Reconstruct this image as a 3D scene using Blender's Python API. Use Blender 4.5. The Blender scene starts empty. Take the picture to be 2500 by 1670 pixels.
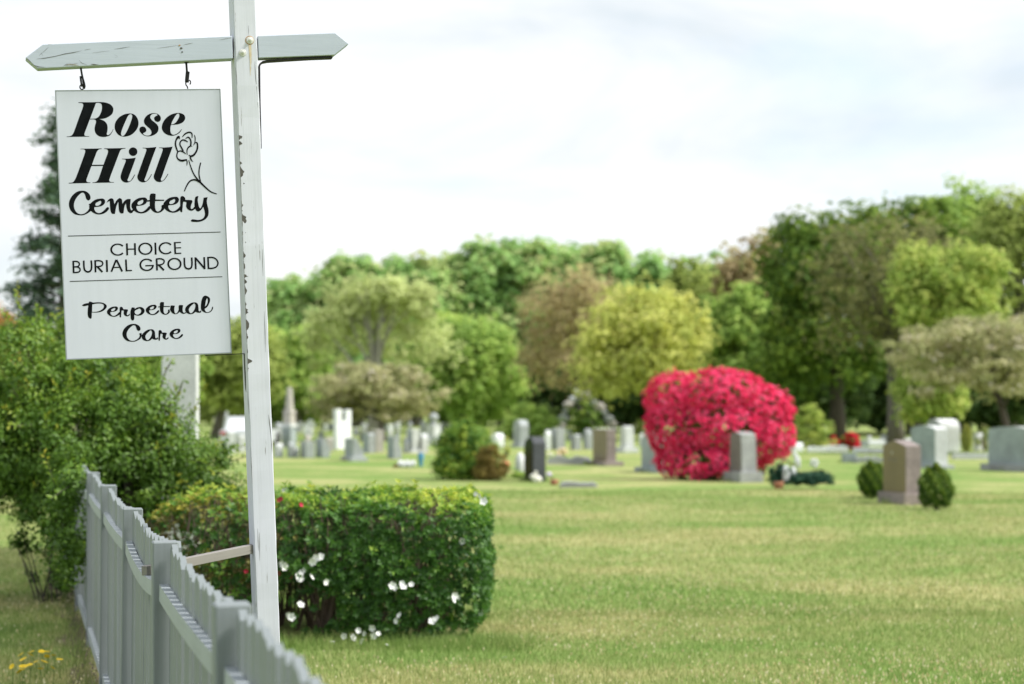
import bpy, bmesh, math, random
import numpy as np
from mathutils import Vector, Matrix
from mathutils.geometry import tessellate_polygon

random.seed(7)
RNG = np.random.default_rng(11)
SC = bpy.context.scene
COL = SC.collection
R = math.radians

# ------------------------------------------------------------------ camera
EYE, LENS, PXW, PXH = 1.76, 70.0, 2500.0, 1670.0
F = PXW * LENS / 36.0
HORIZON = 985.0
PITCH = math.atan((HORIZON - PXH / 2) / F)
cam_data = bpy.data.cameras.new('camera')
cam = bpy.data.objects.new('camera', cam_data)
COL.objects.link(cam)
cam.location = (0, 0, EYE)
cam.rotation_euler = (R(90) + PITCH, 0, 0)
cam_data.lens = LENS
cam_data.sensor_width = 36
cam_data.clip_start = 0.1
cam_data.clip_end = 2000
cam_data.dof.use_dof = True
cam_data.dof.focus_distance = 8.45
cam_data.dof.aperture_fstop = 2.55
SC.camera = cam

# ------------------------------------------------------------------ world
SUN_EL, SUN_AZ = R(50), R(98)          # azimuth from +Y towards +X
w = bpy.data.worlds.new('World'); SC.world = w; w.use_nodes = True
nt = w.node_tree; nt.nodes.clear()
def N(t, typ, **kw):
    n = t.nodes.new(typ)
    for k, v in kw.items():
        setattr(n, k, v)
    return n
out = N(nt, 'ShaderNodeOutputWorld')
sky = N(nt, 'ShaderNodeTexSky', sky_type='NISHITA')
sky.sun_disc = False; sky.sun_elevation = SUN_EL; sky.sun_rotation = SUN_AZ
sky.air_density = 1.0; sky.dust_density = 2.0
bg1 = N(nt, 'ShaderNodeBackground'); bg1.inputs[1].default_value = 0.15
nt.links.new(sky.outputs[0], bg1.inputs[0])
tc = N(nt, 'ShaderNodeTexCoord')
mp = N(nt, 'ShaderNodeMapping'); mp.inputs['Scale'].default_value = (1.0, 1.0, 2.6); mp.inputs['Location'].default_value = (0.31, 0.1, 0.12)
nt.links.new(tc.outputs['Generated'], mp.inputs[0])
n1 = N(nt, 'ShaderNodeTexNoise'); n1.inputs['Scale'].default_value = 4.2; n1.inputs['Detail'].default_value = 7; n1.inputs['Roughness'].default_value = 0.5; n1.inputs['Distortion'].default_value = 0.4
nt.links.new(mp.outputs[0], n1.inputs['Vector'])
cr = N(nt, 'ShaderNodeValToRGB')
cr.color_ramp.elements[0].position = 0.30; cr.color_ramp.elements[0].color = (0.45, 0.45, 0.45, 1)
cr.color_ramp.elements[1].position = 0.56; cr.color_ramp.elements[1].color = (1, 1, 1, 1)
nt.links.new(n1.outputs[0], cr.inputs[0])
n2 = N(nt, 'ShaderNodeTexNoise'); n2.inputs['Scale'].default_value = 3.6; n2.inputs['Detail'].default_value = 9; n2.inputs['Roughness'].default_value = 0.56; n2.inputs['Distortion'].default_value = 0.5
mp2 = N(nt, 'ShaderNodeMapping'); mp2.inputs['Scale'].default_value = (1.0, 1.0, 3.4); mp2.inputs['Location'].default_value = (5.1, 2.9, 1.3)
nt.links.new(tc.outputs['Generated'], mp2.inputs[0]); nt.links.new(mp2.outputs[0], n2.inputs['Vector'])
cr2 = N(nt, 'ShaderNodeValToRGB')
cr2.color_ramp.elements[0].position = 0.34; cr2.color_ramp.elements[0].color = (0.45, 0.495, 0.53, 1)
cr2.color_ramp.elements[1].position = 0.58; cr2.color_ramp.elements[1].color = (0.63, 0.636, 0.64, 1)
nt.links.new(n2.outputs[0], cr2.inputs[0])
bg2 = N(nt, 'ShaderNodeBackground'); bg2.inputs[1].default_value = 1.0
nt.links.new(cr2.outputs[0], bg2.inputs[0])
mixw = N(nt, 'ShaderNodeMixShader')
nt.links.new(cr.outputs[0], mixw.inputs[0]); nt.links.new(bg1.outputs[0], mixw.inputs[1]); nt.links.new(bg2.outputs[0], mixw.inputs[2])
nt.links.new(mixw.outputs[0], out.inputs[0])

# ------------------------------------------------------------------ sun (veiled by thin cloud)
sl = bpy.data.lights.new('sun', 'SUN'); sl.energy = 2.9; sl.angle = R(14); sl.color = (1.0, 0.965, 0.92)
so = bpy.data.objects.new('sun', sl); COL.objects.link(so)
sd = Vector((math.sin(SUN_AZ) * math.cos(SUN_EL), math.cos(SUN_AZ) * math.cos(SUN_EL), math.sin(SUN_EL)))
so.rotation_euler = (-sd).to_track_quat('-Z', 'Y').to_euler()
so.location = (20, 5, 30)

SC.view_settings.view_transform = 'Standard'
SC.view_settings.look = 'None'
SC.view_settings.exposure = 0.83
SC.view_settings.gamma = 1.0
SC.view_settings.use_curve_mapping = False
SC.cycles.max_bounces = 6
SC.cycles.diffuse_bounces = 4
SC.cycles.transmission_bounces = 4
SC.cycles.use_denoising = True

# ------------------------------------------------------------------ geometry from the photograph
cp, sp = math.cos(PITCH), math.sin(PITCH)
K = 2500.0 / 2347.0                     # the 2347 px wide view -> full pixels
def ray(px, py):
    a = (px - PXW / 2) / F; b = (PXH / 2 - py) / F
    return Vector((a, cp - b * sp, sp + b * cp))
def at(px, py, Y):
    d = ray(px, py); return Vector((0, 0, EYE)) + d * (Y / d.y)
def ground_at(px, py):
    d = ray(px, py); return Vector((0, 0, EYE)) + d * (-EYE / d.z)
YAW = math.atan(0.246)                  # road direction: the fence runs away to the left
PLX, PLY = -1.105, 8.45
def on_plane(px, py, off=0.0):          # the plane of the sign, square to the fence
    d = ray(px, py)
    n = Vector((math.sin(YAW), -math.cos(YAW), 0))
    p0 = Vector((PLX, PLY, 0)) + n * off
    t = (p0 - Vector((0, 0, EYE))).dot(n) / d.dot(n)
    return Vector((0, 0, EYE)) + d * t

# ------------------------------------------------------------------ object helpers
def link(o, parent=None):
    COL.objects.link(o)
    if parent is not None: o.parent = parent
    return o
def tag(o, label=None, cat=None, group=None, kind=None):
    if label: o['label'] = label
    if cat: o['category'] = cat
    if group: o['group'] = group
    if kind: o['kind'] = kind
    return o
def thing(name, loc, label, cat, group=None, rotz=0.0):
    o = bpy.data.objects.new(name, None); o.location = loc; o.rotation_euler = (0, 0, rotz)
    o.empty_display_size = 0.2
    link(o); return tag(o, label, cat, group)
def mesh_obj(name, verts, faces, mat, parent=None, loc=None, smooth=False):
    me = bpy.data.meshes.new(name)
    me.from_pydata([tuple(v) for v in verts], [], [tuple(f) for f in faces]); me.update()
    if mat: me.materials.append(mat)
    if smooth:
        me.polygons.foreach_set('use_smooth', [True] * len(me.polygons))
    o = bpy.data.objects.new(name, me)
    if loc is not None: o.location = loc
    return link(o, parent)
def bm_obj(name, bm, mat, parent=None, loc=None, smooth=False, bevel=0.0, seg=2):
    if bevel > 0:
        bmesh.ops.bevel(bm, geom=list(bm.edges), offset=bevel, segments=seg, profile=0.6, affect='EDGES', clamp_overlap=True)
    bmesh.ops.recalc_face_normals(bm, faces=bm.faces)
    me = bpy.data.meshes.new(name); bm.to_mesh(me); bm.free()
    if mat: me.materials.append(mat)
    if smooth: me.polygons.foreach_set('use_smooth', [True] * len(me.polygons))
    o = bpy.data.objects.new(name, me)
    if loc is not None: o.location = loc
    return link(o, parent)
def box_bm(x0, x1, y0, y1, z0, z1, bm=None):
    bm = bm or bmesh.new()
    v = [bm.verts.new(p) for p in ((x0,y0,z0),(x1,y0,z0),(x1,y1,z0),(x0,y1,z0),(x0,y0,z1),(x1,y0,z1),(x1,y1,z1),(x0,y1,z1))]
    for f in ((0,3,2,1),(4,5,6,7),(0,1,5,4),(1,2,6,5),(2,3,7,6),(3,0,4,7)):
        bm.faces.new([v[i] for i in f])
    return bm
def prism_bm(poly, vec, bm=None):
    """poly: list of Vectors, extruded by vec"""
    bm = bm or bmesh.new()
    a = [bm.verts.new(p) for p in poly]; b = [bm.verts.new(Vector(p) + vec) for p in poly]
    n = len(poly)
    bm.faces.new(a); bm.faces.new(b[::-1])
    for i in range(n):
        bm.faces.new((a[i], b[i], b[(i+1) % n], a[(i+1) % n]))
    return bm
def tube(path, radii, n=8, cap=True):
    path = [Vector(p) for p in path]; V, Fc = [], []
    prev = None
    for i, p in enumerate(path):
        t = (path[min(i+1, len(path)-1)] - path[max(i-1, 0)]).normalized()
        ref = prev if prev is not None else (Vector((1,0,0)) if abs(t.x) < 0.9 else Vector((0,1,0)))
        u = (ref - t * ref.dot(t)).normalized(); prev = u
        v = t.cross(u)
        for k in range(n):
            a = 2 * math.pi * k / n
            V.append(p + (u * math.cos(a) + v * math.sin(a)) * radii[i])
    for i in range(len(path)-1):
        for k in range(n):
            a, b = i*n+k, i*n+(k+1) % n
            Fc.append((a, b, b+n, a+n))
    if cap:
        Fc.append(tuple(range(n))[::-1]); Fc.append(tuple(range((len(path)-1)*n, len(path)*n)))
    return V, Fc
def merge(parts):
    V, Fc = [], []
    for v, f in parts:
        o = len(V); V += list(v); Fc += [tuple(i+o for i in q) for q in f]
    return V, Fc
def lathe(profile, n=20):
    V, Fc = [], []
    for r, z in profile:
        for k in range(n):
            a = 2*math.pi*k/n; V.append((r*math.cos(a), r*math.sin(a), z))
    for i in range(len(profile)-1):
        for k in range(n):
            a, b = i*n+k, i*n+(k+1) % n
            Fc.append((a, b, b+n, a+n))
    Fc.append(tuple(range(n))[::-1]); Fc.append(tuple(range((len(profile)-1)*n, len(profile)*n)))
    return V, Fc
def copy_tree(o, parent=None):
    c = o.copy(); COL.objects.link(c); c.parent = parent
    for ch in list(o.children): copy_tree(ch, c)
    return c

# ------------------------------------------------------------------ materials
def new_mat(name):
    m = bpy.data.materials.new(name); m.use_nodes = True
    t = m.node_tree
    b = t.nodes['Principled BSDF']; b.inputs['Roughness'].default_value = 0.7
    b.inputs['Specular IOR Level'].default_value = 0.3
    return m, t, b
def noise(t, scale, detail=4, rough=0.55, vec=None, stretch=None, coord='Object', rot=None):
    n = N(t, 'ShaderNodeTexNoise'); n.inputs['Scale'].default_value = scale
    n.inputs['Detail'].default_value = detail; n.inputs['Roughness'].default_value = rough
    if vec is None:
        if coord == 'World':
            g = N(t, 'ShaderNodeNewGeometry'); vec = g.outputs['Position']
        else:
            c = N(t, 'ShaderNodeTexCoord'); vec = c.outputs[coord]
    if stretch or rot:
        m = N(t, 'ShaderNodeMapping')
        if stretch: m.inputs['Scale'].default_value = stretch
        if rot: m.inputs['Rotation'].default_value = rot
        t.links.new(vec, m.inputs[0]); vec = m.outputs[0]
    t.links.new(vec, n.inputs['Vector'])
    return n.outputs[0]
def ramp(t, fac, stops):
    r = N(t, 'ShaderNodeValToRGB')
    e = r.color_ramp.elements
    while len(e) < len(stops): e.new(0.5)
    for i, (p, c) in enumerate(stops):
        e[i].position = p; e[i].color = tuple(c) + ((1,) if len(c) == 3 else ())
    t.links.new(fac, r.inputs[0]); return r.outputs[0]
def mix(t, fac, a, b, typ='MIX'):
    m = N(t, 'ShaderNodeMix', data_type='RGBA', blend_type=typ)
    if isinstance(fac, float): m.inputs[0].default_value = fac
    else: t.links.new(fac, m.inputs[0])
    for i, x in ((6, a), (7, b)):
        if isinstance(x, (tuple, list)): m.inputs[i].default_value = tuple(x) + ((1,) if len(x) == 3 else ())
        else: t.links.new(x, m.inputs[i])
    return m.outputs[2]
def bump(t, b, h, strength=0.3, dist=0.01):
    n = N(t, 'ShaderNodeBump'); n.inputs['Strength'].default_value = strength; n.inputs['Distance'].default_value = dist
    t.links.new(h, n.inputs['Height']); t.links.new(n.outputs[0], b.inputs['Normal'])
def g3(v): return (v, v, v)

def mat_paint(name, col, grain='z', wear=0.5, worn=(0.16, 0.15, 0.135)):
    m, t, b = new_mat(name)
    s = {'z': (60, 60, 1.6), 'x': (1.6, 60, 60), 'y': (60, 1.6, 60)}[grain]
    s2 = {'z': (90, 90, 5.0), 'x': (5.0, 90, 90), 'y': (90, 5, 90)}[grain]
    a = noise(t, 1.0, 6, 0.65, stretch=s)
    a2 = noise(t, 1.0, 5, 0.7, stretch=s2)
    big = noise(t, 3.0, 4, 0.6)
    tone = ramp(t, big, [(0.3, tuple(c*0.86 for c in col)), (0.65, col)])
    fine = ramp(t, a, [(0.30, tuple(c*0.80 for c in col)), (0.5, col)])
    c1 = mix(t, 0.45, tone, fine)
    th = 0.30 + 0.08 * wear
    crack = ramp(t, a2, [(th - 0.03, g3(1)), (th + 0.01, g3(0))])
    c2 = mix(t, crack, c1, worn)
    t.links.new(c2, b.inputs['Base Color'])
    b.inputs['Roughness'].default_value = 0.6
    bump(t, b, a, 0.35, 0.002)
    return m
def mat_plain(name, col, rough=0.6, metal=0.0, var=0.15, scale=8.0, bmp=0.0, spec=0.3):
    m, t, b = new_mat(name)
    n = noise(t, scale, 5, 0.6)
    c = ramp(t, n, [(0.3, tuple(x*(1-var) for x in col)), (0.7, tuple(min(1, x*(1+var)) for x in col))])
    t.links.new(c, b.inputs['Base Color'])
    b.inputs['Roughness'].default_value = rough; b.inputs['Metallic'].default_value = metal
    b.inputs['Specular IOR Level'].default_value = spec
    if bmp: bump(t, b, n, bmp, 0.02)
    return m
def mat_stone(name, col, speck=0.25, stain=0.35, rough=0.75, bmp=0.25):
    m, t, b = new_mat(name)
    n = noise(t, 45.0, 3, 0.7); s = noise(t, 2.2, 5, 0.65)
    c = ramp(t, n, [(0.33, tuple(x*(1-speck) for x in col)), (0.66, tuple(min(1, x*(1+speck)) for x in col))])
    dk = ramp(t, s, [(0.35, tuple(1-stain for _ in col)), (0.62, (1, 1, 1))])
    t.links.new(mix(t, 1.0, c, dk, 'MULTIPLY'), b.inputs['Base Color'])
    b.inputs['Roughness'].default_value = rough
    bump(t, b, n, bmp, 0.01)
    return m
def mat_leaf(name, stops, transl=0.45, rough=0.6, spec=0.12):
    """stops: list of (pos, colour) along the per-leaf tint"""
    m, t, b = new_mat(name)
    a = N(t, 'ShaderNodeAttribute', attribute_name='tint')
    c = ramp(t, a.outputs['Fac'], stops)
    t.links.new(c, b.inputs['Base Color'])
    b.inputs['Roughness'].default_value = rough; b.inputs['Specular IOR Level'].default_value = spec
    tr = N(t, 'ShaderNodeBsdfTranslucent'); t.links.new(c, tr.inputs[0])
    mx = N(t, 'ShaderNodeMixShader'); mx.inputs[0].default_value = transl
    t.links.new(b.outputs[0], mx.inputs[1]); t.links.new(tr.outputs[0], mx.inputs[2])
    t.links.new(mx.outputs[0], t.nodes['Material Output'].inputs[0])
    return m
def mat_bark(name, col):
    m, t, b = new_mat(name)
    n = noise(t, 1.0, 6, 0.7, stretch=(14, 14, 3))
    t.links.new(ramp(t, n, [(0.3, tuple(x*0.5 for x in col)), (0.7, col)]), b.inputs['Base Color'])
    b.inputs['Roughness'].default_value = 0.9; bump(t, b, n, 0.6, 0.03)
    return m

M_POST = mat_paint('post_paint', (0.575, 0.59, 0.65), 'z', 0.55)
M_BEAM = mat_paint('beam_paint', (0.46, 0.505, 0.58), 'x', 0.25)
M_FENCE = mat_paint('fence_paint', (0.218, 0.245, 0.248), 'z', 0.1, (0.3, 0.28, 0.25))
M_RAIL = mat_paint('rail_paint', (0.36, 0.395, 0.41), 'y', 0.1, (0.3, 0.28, 0.25))
M_BRACE = mat_paint('brace_wood', (0.24, 0.225, 0.205), 'x', 1.0, (0.12, 0.10, 0.09))
M_WORN = mat_plain('bare_grey_wood', (0.085, 0.08, 0.07), 0.9, var=0.45, scale=60)
M_SIGN, t, b = new_mat('sign_enamel')
n_ = noise(t, 1.0, 6, 0.65, stretch=(22, 22, 1.1)); n2_ = noise(t, 2.4, 5, 0.6)
cs_ = mix(t, 0.5, ramp(t, n_, [(0.32, (0.525, 0.545, 0.615)), (0.6, (0.57, 0.59, 0.67))]), ramp(t, n2_, [(0.3, (0.53, 0.555, 0.63)), (0.7, (0.58, 0.60, 0.675))]))
t.links.new(cs_, b.inputs['Base Color']); b.inputs['Roughness'].default_value = 0.4
M_EDGE = mat_plain('sign_edge', (0.33, 0.36, 0.37), 0.5, var=0.2)
M_INK = mat_plain('black_vinyl', (0.004, 0.005, 0.006), 0.7, var=0.5, scale=30, spec=0.08)
M_IRON = mat_plain('black_iron', (0.012, 0.011, 0.011), 0.6, var=0.4, scale=40)
M_BOLT = mat_plain('painted_bolt', (0.62, 0.62, 0.58), 0.45, var=0.1)
M_RUST = mat_plain('rust_stain', (0.36, 0.20, 0.075), 0.9, var=0.5, scale=90)

# ================================================================== GROUND
def lawn_nodes(t):
    """patches of fresh green and of straw-coloured seeding grass, shared by soil sheet and blades"""
    p1 = noise(t, 1.0, 4, 0.6, coord='World', stretch=(0.16, 0.30, 0.0))
    p2 = noise(t, 1.0, 3, 0.6, coord='World', stretch=(1.1, 1.3, 0.0))
    m = N(t, 'ShaderNodeMath', operation='MULTIPLY_ADD'); m.inputs[1].default_value = 0.45
    t.links.new(p2, m.inputs[0]); t.links.new(p1, m.inputs[2])
    return m.outputs[0]
mg, t, b = new_mat('lawn')
pf = lawn_nodes(t)
fine = noise(t, 9.0, 6, 0.75, coord='World')
base = ramp(t, pf, [(0.62, (0.18, 0.28, 0.072)), (0.72, (0.25, 0.315, 0.10)), (0.86, (0.385, 0.385, 0.165))])
fr = ramp(t, fine, [(0.30, g3(0.62)), (0.68, g3(1.18))])
t.links.new(mix(t, 1.0, base, fr, 'MULTIPLY'), b.inputs['Base Color'])
b.inputs['Roughness'].default_value = 0.95; b.inputs['Specular IOR Level'].default_value = 0.05
bump(t, b, fine, 0.8, 0.03)
def ground_z(x, y):
    return 0.03*math.sin(x*0.35+0.6)*math.sin(y*0.21)+0.015*math.sin(x*0.9+y*0.7) if y < 60 else 0.0
xs = np.concatenate([np.linspace(-900, -40, 14)[:-1], np.linspace(-40, 40, 81), np.linspace(40, 900, 14)[1:]])
ys = np.concatenate([np.linspace(-300, -4, 8)[:-1], np.linspace(-4, 60, 65), np.linspace(60, 1500, 24)[1:]])
GV = [(x, y, ground_z(x, y) * (1.0 if 0 < y < 55 else 0.0)) for y in ys for x in xs]
nx = len(xs)
GF = [(j*nx+i, j*nx+i+1, (j+1)*nx+i+1, (j+1)*nx+i) for j in range(len(ys)-1) for i in range(nx-1)]
tag(mesh_obj('ground', GV, GF, mg, smooth=True), 'mown cemetery lawn patched green and straw', None, kind='structure')

def tri_mesh(name, V, nper, mat, parent=None, tint=None, tris=None):
    """numpy soup: V (n, nper, 3); tris = per-item face index lists"""
    n = V.shape[0]
    me = bpy.data.meshes.new(name)
    vv = V.reshape(-1, 3).astype(np.float32)
    me.vertices.add(len(vv)); me.vertices.foreach_set('co', vv.ravel())
    tris = np.array(tris, dtype=np.int32)                       # (k, c)
    k, c = tris.shape
    idx = (np.arange(n, dtype=np.int32)[:, None, None] * nper + tris[None]).reshape(-1)
    me.loops.add(len(idx)); me.loops.foreach_set('vertex_index', idx)
    me.polygons.add(n*k); me.polygons.foreach_set('loop_start', np.arange(0, n*k*c, c, dtype=np.int32))
    me.polygons.foreach_set('loop_total', np.full(n*k, c, dtype=np.int32))
    me.update(calc_edges=True)
    if tint is not None:
        at_ = me.attributes.new('tint', 'FLOAT', 'POINT')
        at_.data.foreach_set('value', np.repeat(tint.astype(np.float32), nper))
    me.materials.append(mat)
    o = bpy.data.objects.new(name, me)
    return link(o, parent)

def fence_x0(y): return -1.235-0.248*(y-7.19)
# grass blades -------------------------------------------------------
mgr, t, b = new_mat('grass_blade')
pf = lawn_nodes(t)
ta = N(t, 'ShaderNodeAttribute', attribute_name='tint')
green = ramp(t, ta.outputs['Fac'], [(0.0, (0.15, 0.27, 0.055)), (0.6, (0.25, 0.38, 0.095)), (1.0, (0.39, 0.46, 0.175))])
straw = ramp(t, ta.outputs['Fac'], [(0.0, (0.21, 0.27, 0.08)), (0.5, (0.43, 0.41, 0.175)), (1.0, (0.68, 0.62, 0.36))])
pm = ramp(t, pf, [(0.63, g3(0.14)), (0.85, g3(0.88))])
gc = mix(t, pm, green, straw)
t.links.new(gc, b.inputs['Base Color']); b.inputs['Roughness'].default_value = 0.7; b.inputs['Specular IOR Level'].default_value = 0.12
tr = N(t, 'ShaderNodeBsdfTranslucent'); t.links.new(gc, tr.inputs[0])
mx = N(t, 'ShaderNodeMixShader'); mx.inputs[0].default_value = 0.3
t.links.new(b.outputs[0], mx.inputs[1]); t.links.new(tr.outputs[0], mx.inputs[2])
t.links.new(mx.outputs[0], t.nodes['Material Output'].inputs[0])
def grass(n, y0, y1, hmin, hmax, wd, power):
    Y = y0 + (y1-y0) * RNG.random(n)**power
    half = Y * (1250/F) * 1.12 + 0.4
    X = (RNG.random(n)*2-1) * half
    Z = 0.03*np.sin(X*0.35+0.6)*np.sin(Y*0.21)+0.015*np.sin(X*0.9+Y*0.7)
    # thin the grass in the hedge's and the fence's footprint
    inh = (X > -2.7) & (X < -0.35) & (Y > 14.9) & (Y < 16.7)
    fx = -1.235 - 0.248*(Y-7.19)
    soil = (np.abs(X - (fx-0.06)) < 0.13) & (Y < 20) & (RNG.random(n) < 0.6)
    keep = ~inh & ~soil
    X, Y, Z = X[keep], Y[keep], Z[keep]; n = len(X)
    h = hmin + (hmax-hmin)*RNG.random(n)**1.6
    a = RNG.random(n)*2*np.pi; lean = h*(0.15+0.6*RNG.random(n)); la = RNG.random(n)*2*np.pi
    V = np.zeros((n, 3, 3))
    V[:,0] = np.stack([X-np.cos(a)*wd, Y-np.sin(a)*wd, Z-0.004], 1)
    V[:,1] = np.stack([X+np.cos(a)*wd, Y+np.sin(a)*wd, Z-0.004], 1)
    V[:,2] = np.stack([X+np.cos(la)*lean, Y+np.sin(la)*lean, Z+h], 1)
    return V
gv = np.concatenate([grass(230000, 8.3, 17, 0.018, 0.062, 0.0035, 1.0), grass(200000, 16.5, 40, 0.02, 0.07, 0.006, 1.15)])
g = tri_mesh('grass', gv, 3, mgr, None, RNG.random(len(gv)), [(0, 1, 2)])
tag(g, 'short uneven lawn grass with straw coloured seed stalks', 'grass', kind='stuff')

n_s = 60000
Ys = 8.4+26*RNG.random(n_s)**1.25; Xs = (RNG.random(n_s)*2-1)*(Ys*(1250/F)*1.1+.4)
pt = np.sin(Xs*1.1+1.3*np.sin(Ys*.9))+np.sin(Ys*1.7+.8*np.sin(Xs*1.9))+.6*np.sin(Xs*3.3+Ys*2.7)
kp = (RNG.random(n_s) < np.clip(.28+.36*pt, .05, 1)) & ~((Xs > -2.9) & (Xs < 0) & (Ys > 14.4) & (Ys < 17.2)); Xs, Ys = Xs[kp], Ys[kp]
hs = .035+.05*RNG.random(len(Xs)); sz = .0045+.0045*RNG.random(len(Xs)); zz_ = 0.03*np.sin(Xs*0.35+0.6)*np.sin(Ys*0.21)+0.015*np.sin(Xs*0.9+Ys*0.7)
SVv = np.zeros((len(Xs), 4, 3)); aa = RNG.random(len(Xs))*6.28
for k_, (du, dz_) in enumerate(((0,-1.6),(1,0),(0,1.6),(-1,0))):
    SVv[:,k_] = np.stack([Xs+np.cos(aa)*du*sz, Ys+np.sin(aa)*du*sz, zz_+hs+dz_*sz], 1)
M_SEED = mat_leaf('grass_seed', [(0.0,(0.44,0.40,0.17)),(0.6,(0.62,0.56,0.30)),(1.0,(0.78,0.73,0.50))], .4)
so_ = tri_mesh('grass_seed_heads', SVv, 4, M_SEED, None, RNG.random(len(Xs)), [(0,1,2),(0,2,3)])
tag(so_, 'pale seed heads standing above the lawn grass', 'grass', kind='stuff')
nt_ = 9000                                # longer unmown grass along the hedge foot and the fence
Xt = -2.6+2.75*RNG.random(nt_); Yt = 14.15+.55*RNG.random(nt_)
h2 = nt_//3; Yt[:h2] = 9+9*RNG.random(h2); Xt[:h2] = fence_x0(Yt[:h2])+RNG.choice([-.12,.12], h2)+RNG.normal(size=h2)*.05
ht = .04+.10*RNG.random(nt_)**2; a_ = RNG.random(nt_)*6.28; l_ = RNG.random(nt_)*6.28
TV = np.zeros((nt_, 3, 3)); TV[:,0] = np.stack([Xt-np.cos(a_)*.004, Yt-np.sin(a_)*.004, 0*Xt-.02], 1); TV[:,1] = np.stack([Xt+np.cos(a_)*.004, Yt+np.sin(a_)*.004, 0*Xt-.02], 1); TV[:,2] = np.stack([Xt+np.cos(l_)*ht*.45, Yt+np.sin(l_)*ht*.45, ht], 1)
tag(tri_mesh('long_grass', TV, 3, mgr, None, RNG.random(nt_)*.7, [(0,1,2)]), 'longer unmown grass along hedge foot and fence', 'grass', kind='stuff')
# bare soil strip along the road side of the fence
def fence_x(y): return -1.235 - 0.248*(y-7.19)
sv, sf = [], []
yy = np.linspace(9.0, 19.5, 60)
for y in yy:
    wv = 0.26 + 0.10*math.sin(y*3.1)+0.06*math.sin(y*7.7+1)
    for k, off in enumerate((-0.02-wv*.6, -0.02-wv*.3, 0.06)):
        x = fence_x(y)+off; sv.append((x, y, ground_z(x, y)+0.006))
for i in range(len(yy)-1):
    for k in range(2):
        a = i*3+k; sf.append((a, a+1, a+4, a+3))
M_SOIL = mat_plain('leaf_littered_soil', (0.16, 0.125, 0.085), 0.95, var=0.55, scale=22, bmp=0.8)
tag(mesh_obj('bare_soil', sv, sf, M_SOIL), 'strip of brown soil and leaf litter along the fence foot', None, kind='structure')

# ================================================================== FOLIAGE TOOLS
def unit(n):
    v = RNG.normal(size=(n, 3)); return v/np.linalg.norm(v, axis=1, keepdims=True)
def norm(v): return v/np.maximum(np.linalg.norm(v, axis=1, keepdims=True), 1e-9)
def leaf_soup(P, Nn, L, W, tint, name, mat, parent, along=None):
    """diamond leaves folded along the midrib"""
    n = len(P)
    T = norm(np.cross(Nn, unit(n))) if along is None else along
    B = norm(np.cross(Nn, T)); Nn = norm(np.cross(T, B))
    L = np.broadcast_to(L, (n,))[:, None]*(0.7+0.6*RNG.random((n,1))); W = np.broadcast_to(W, (n,))[:, None]*(0.75+0.5*RNG.random((n,1)))
    V = np.zeros((n, 4, 3))
    V[:,0] = P - T*L*0.5
    V[:,1] = P + B*W*0.5 + Nn*W*0.18
    V[:,2] = P + T*L*0.5 - Nn*L*0.08
    V[:,3] = P - B*W*0.5 + Nn*W*0.18
    return tri_mesh(name, V, 4, mat, parent, tint, [(0, 1, 2), (0, 2, 3)])
def clump_points(lobes, nclump, per, rc, flat=0.75, inner=0.25, under=0.35, tspread=0.55):
    """lobes: (cx,cy,cz, rx,ry,rz). leaf positions gathered in clumps over the lobes' shells"""
    lobes = np.array(lobes, float)
    wt = (lobes[:,3]*lobes[:,5]+lobes[:,3]*lobes[:,4]); wt /= wt.sum()
    li = RNG.choice(len(lobes), nclump, p=wt)
    D = unit(nclump)
    low = D[:,2] < -under
    D[low, 2] *= -1
    rad = np.where(RNG.random(nclump) < inner, 0.35+0.45*RNG.random(nclump), 0.82+0.2*RNG.random(nclump))
    C = lobes[li,:3] + D*lobes[li,3:6]*rad[:,None]
    ct = RNG.random(nclump)
    cs = rc*(0.45+1.1*RNG.random(nclump))
    ci = np.repeat(np.arange(nclump), per)
    n = len(ci)
    G = unit(n)*(RNG.random(n)**0.5)[:,None]
    G[:,2] *= flat
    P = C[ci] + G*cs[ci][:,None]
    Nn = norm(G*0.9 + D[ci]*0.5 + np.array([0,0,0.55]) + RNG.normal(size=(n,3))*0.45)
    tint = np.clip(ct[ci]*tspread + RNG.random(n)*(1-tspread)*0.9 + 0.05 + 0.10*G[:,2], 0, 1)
    return P, Nn, tint, C
def limb_mesh(base, top, r0, targets, rng, r1=None, bend=0.12):
    """tapered trunk with limbs to the clump centres"""
    base = Vector(base); top = Vector(top); H = (top-base).length
    pts, rad = [], []
    for i in range(7):
        s = i/6
        j = Vector((rng.normal()*bend*0.15, rng.normal()*bend*0.15, 0))*H*0.12*(1 if 0 < i < 6 else 0)
        pts.append(base.lerp(top, s)+j); rad.append(r0*(1.25 if i == 0 else 1)*(1-0.72*s))
    parts = [tube(pts, rad, 8)]
    for tg in targets:
        tg = Vector(tg); s = 0.28+0.6*rng.random()
        # branch off below the target
        s = min(s, max(0.15, (tg.z-base.z)/max(H, .1)-0.12))
        k = s*6; i = int(k); st = pts[i].lerp(pts[min(i+1,6)], k-i)
        mid = st.lerp(tg, 0.5)+Vector((rng.normal()*0.05*H*bend*3, rng.normal()*0.05*H*bend*3, 0.05*H))
        rr = r0*(1-0.72*s)*0.42
        parts.append(tube([st, st.lerp(mid, .5)+Vector((0,0,0.01*H)), mid, tg], [rr, rr*.75, rr*.5, rr*.15], 5, False))
    return merge(parts)

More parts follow.
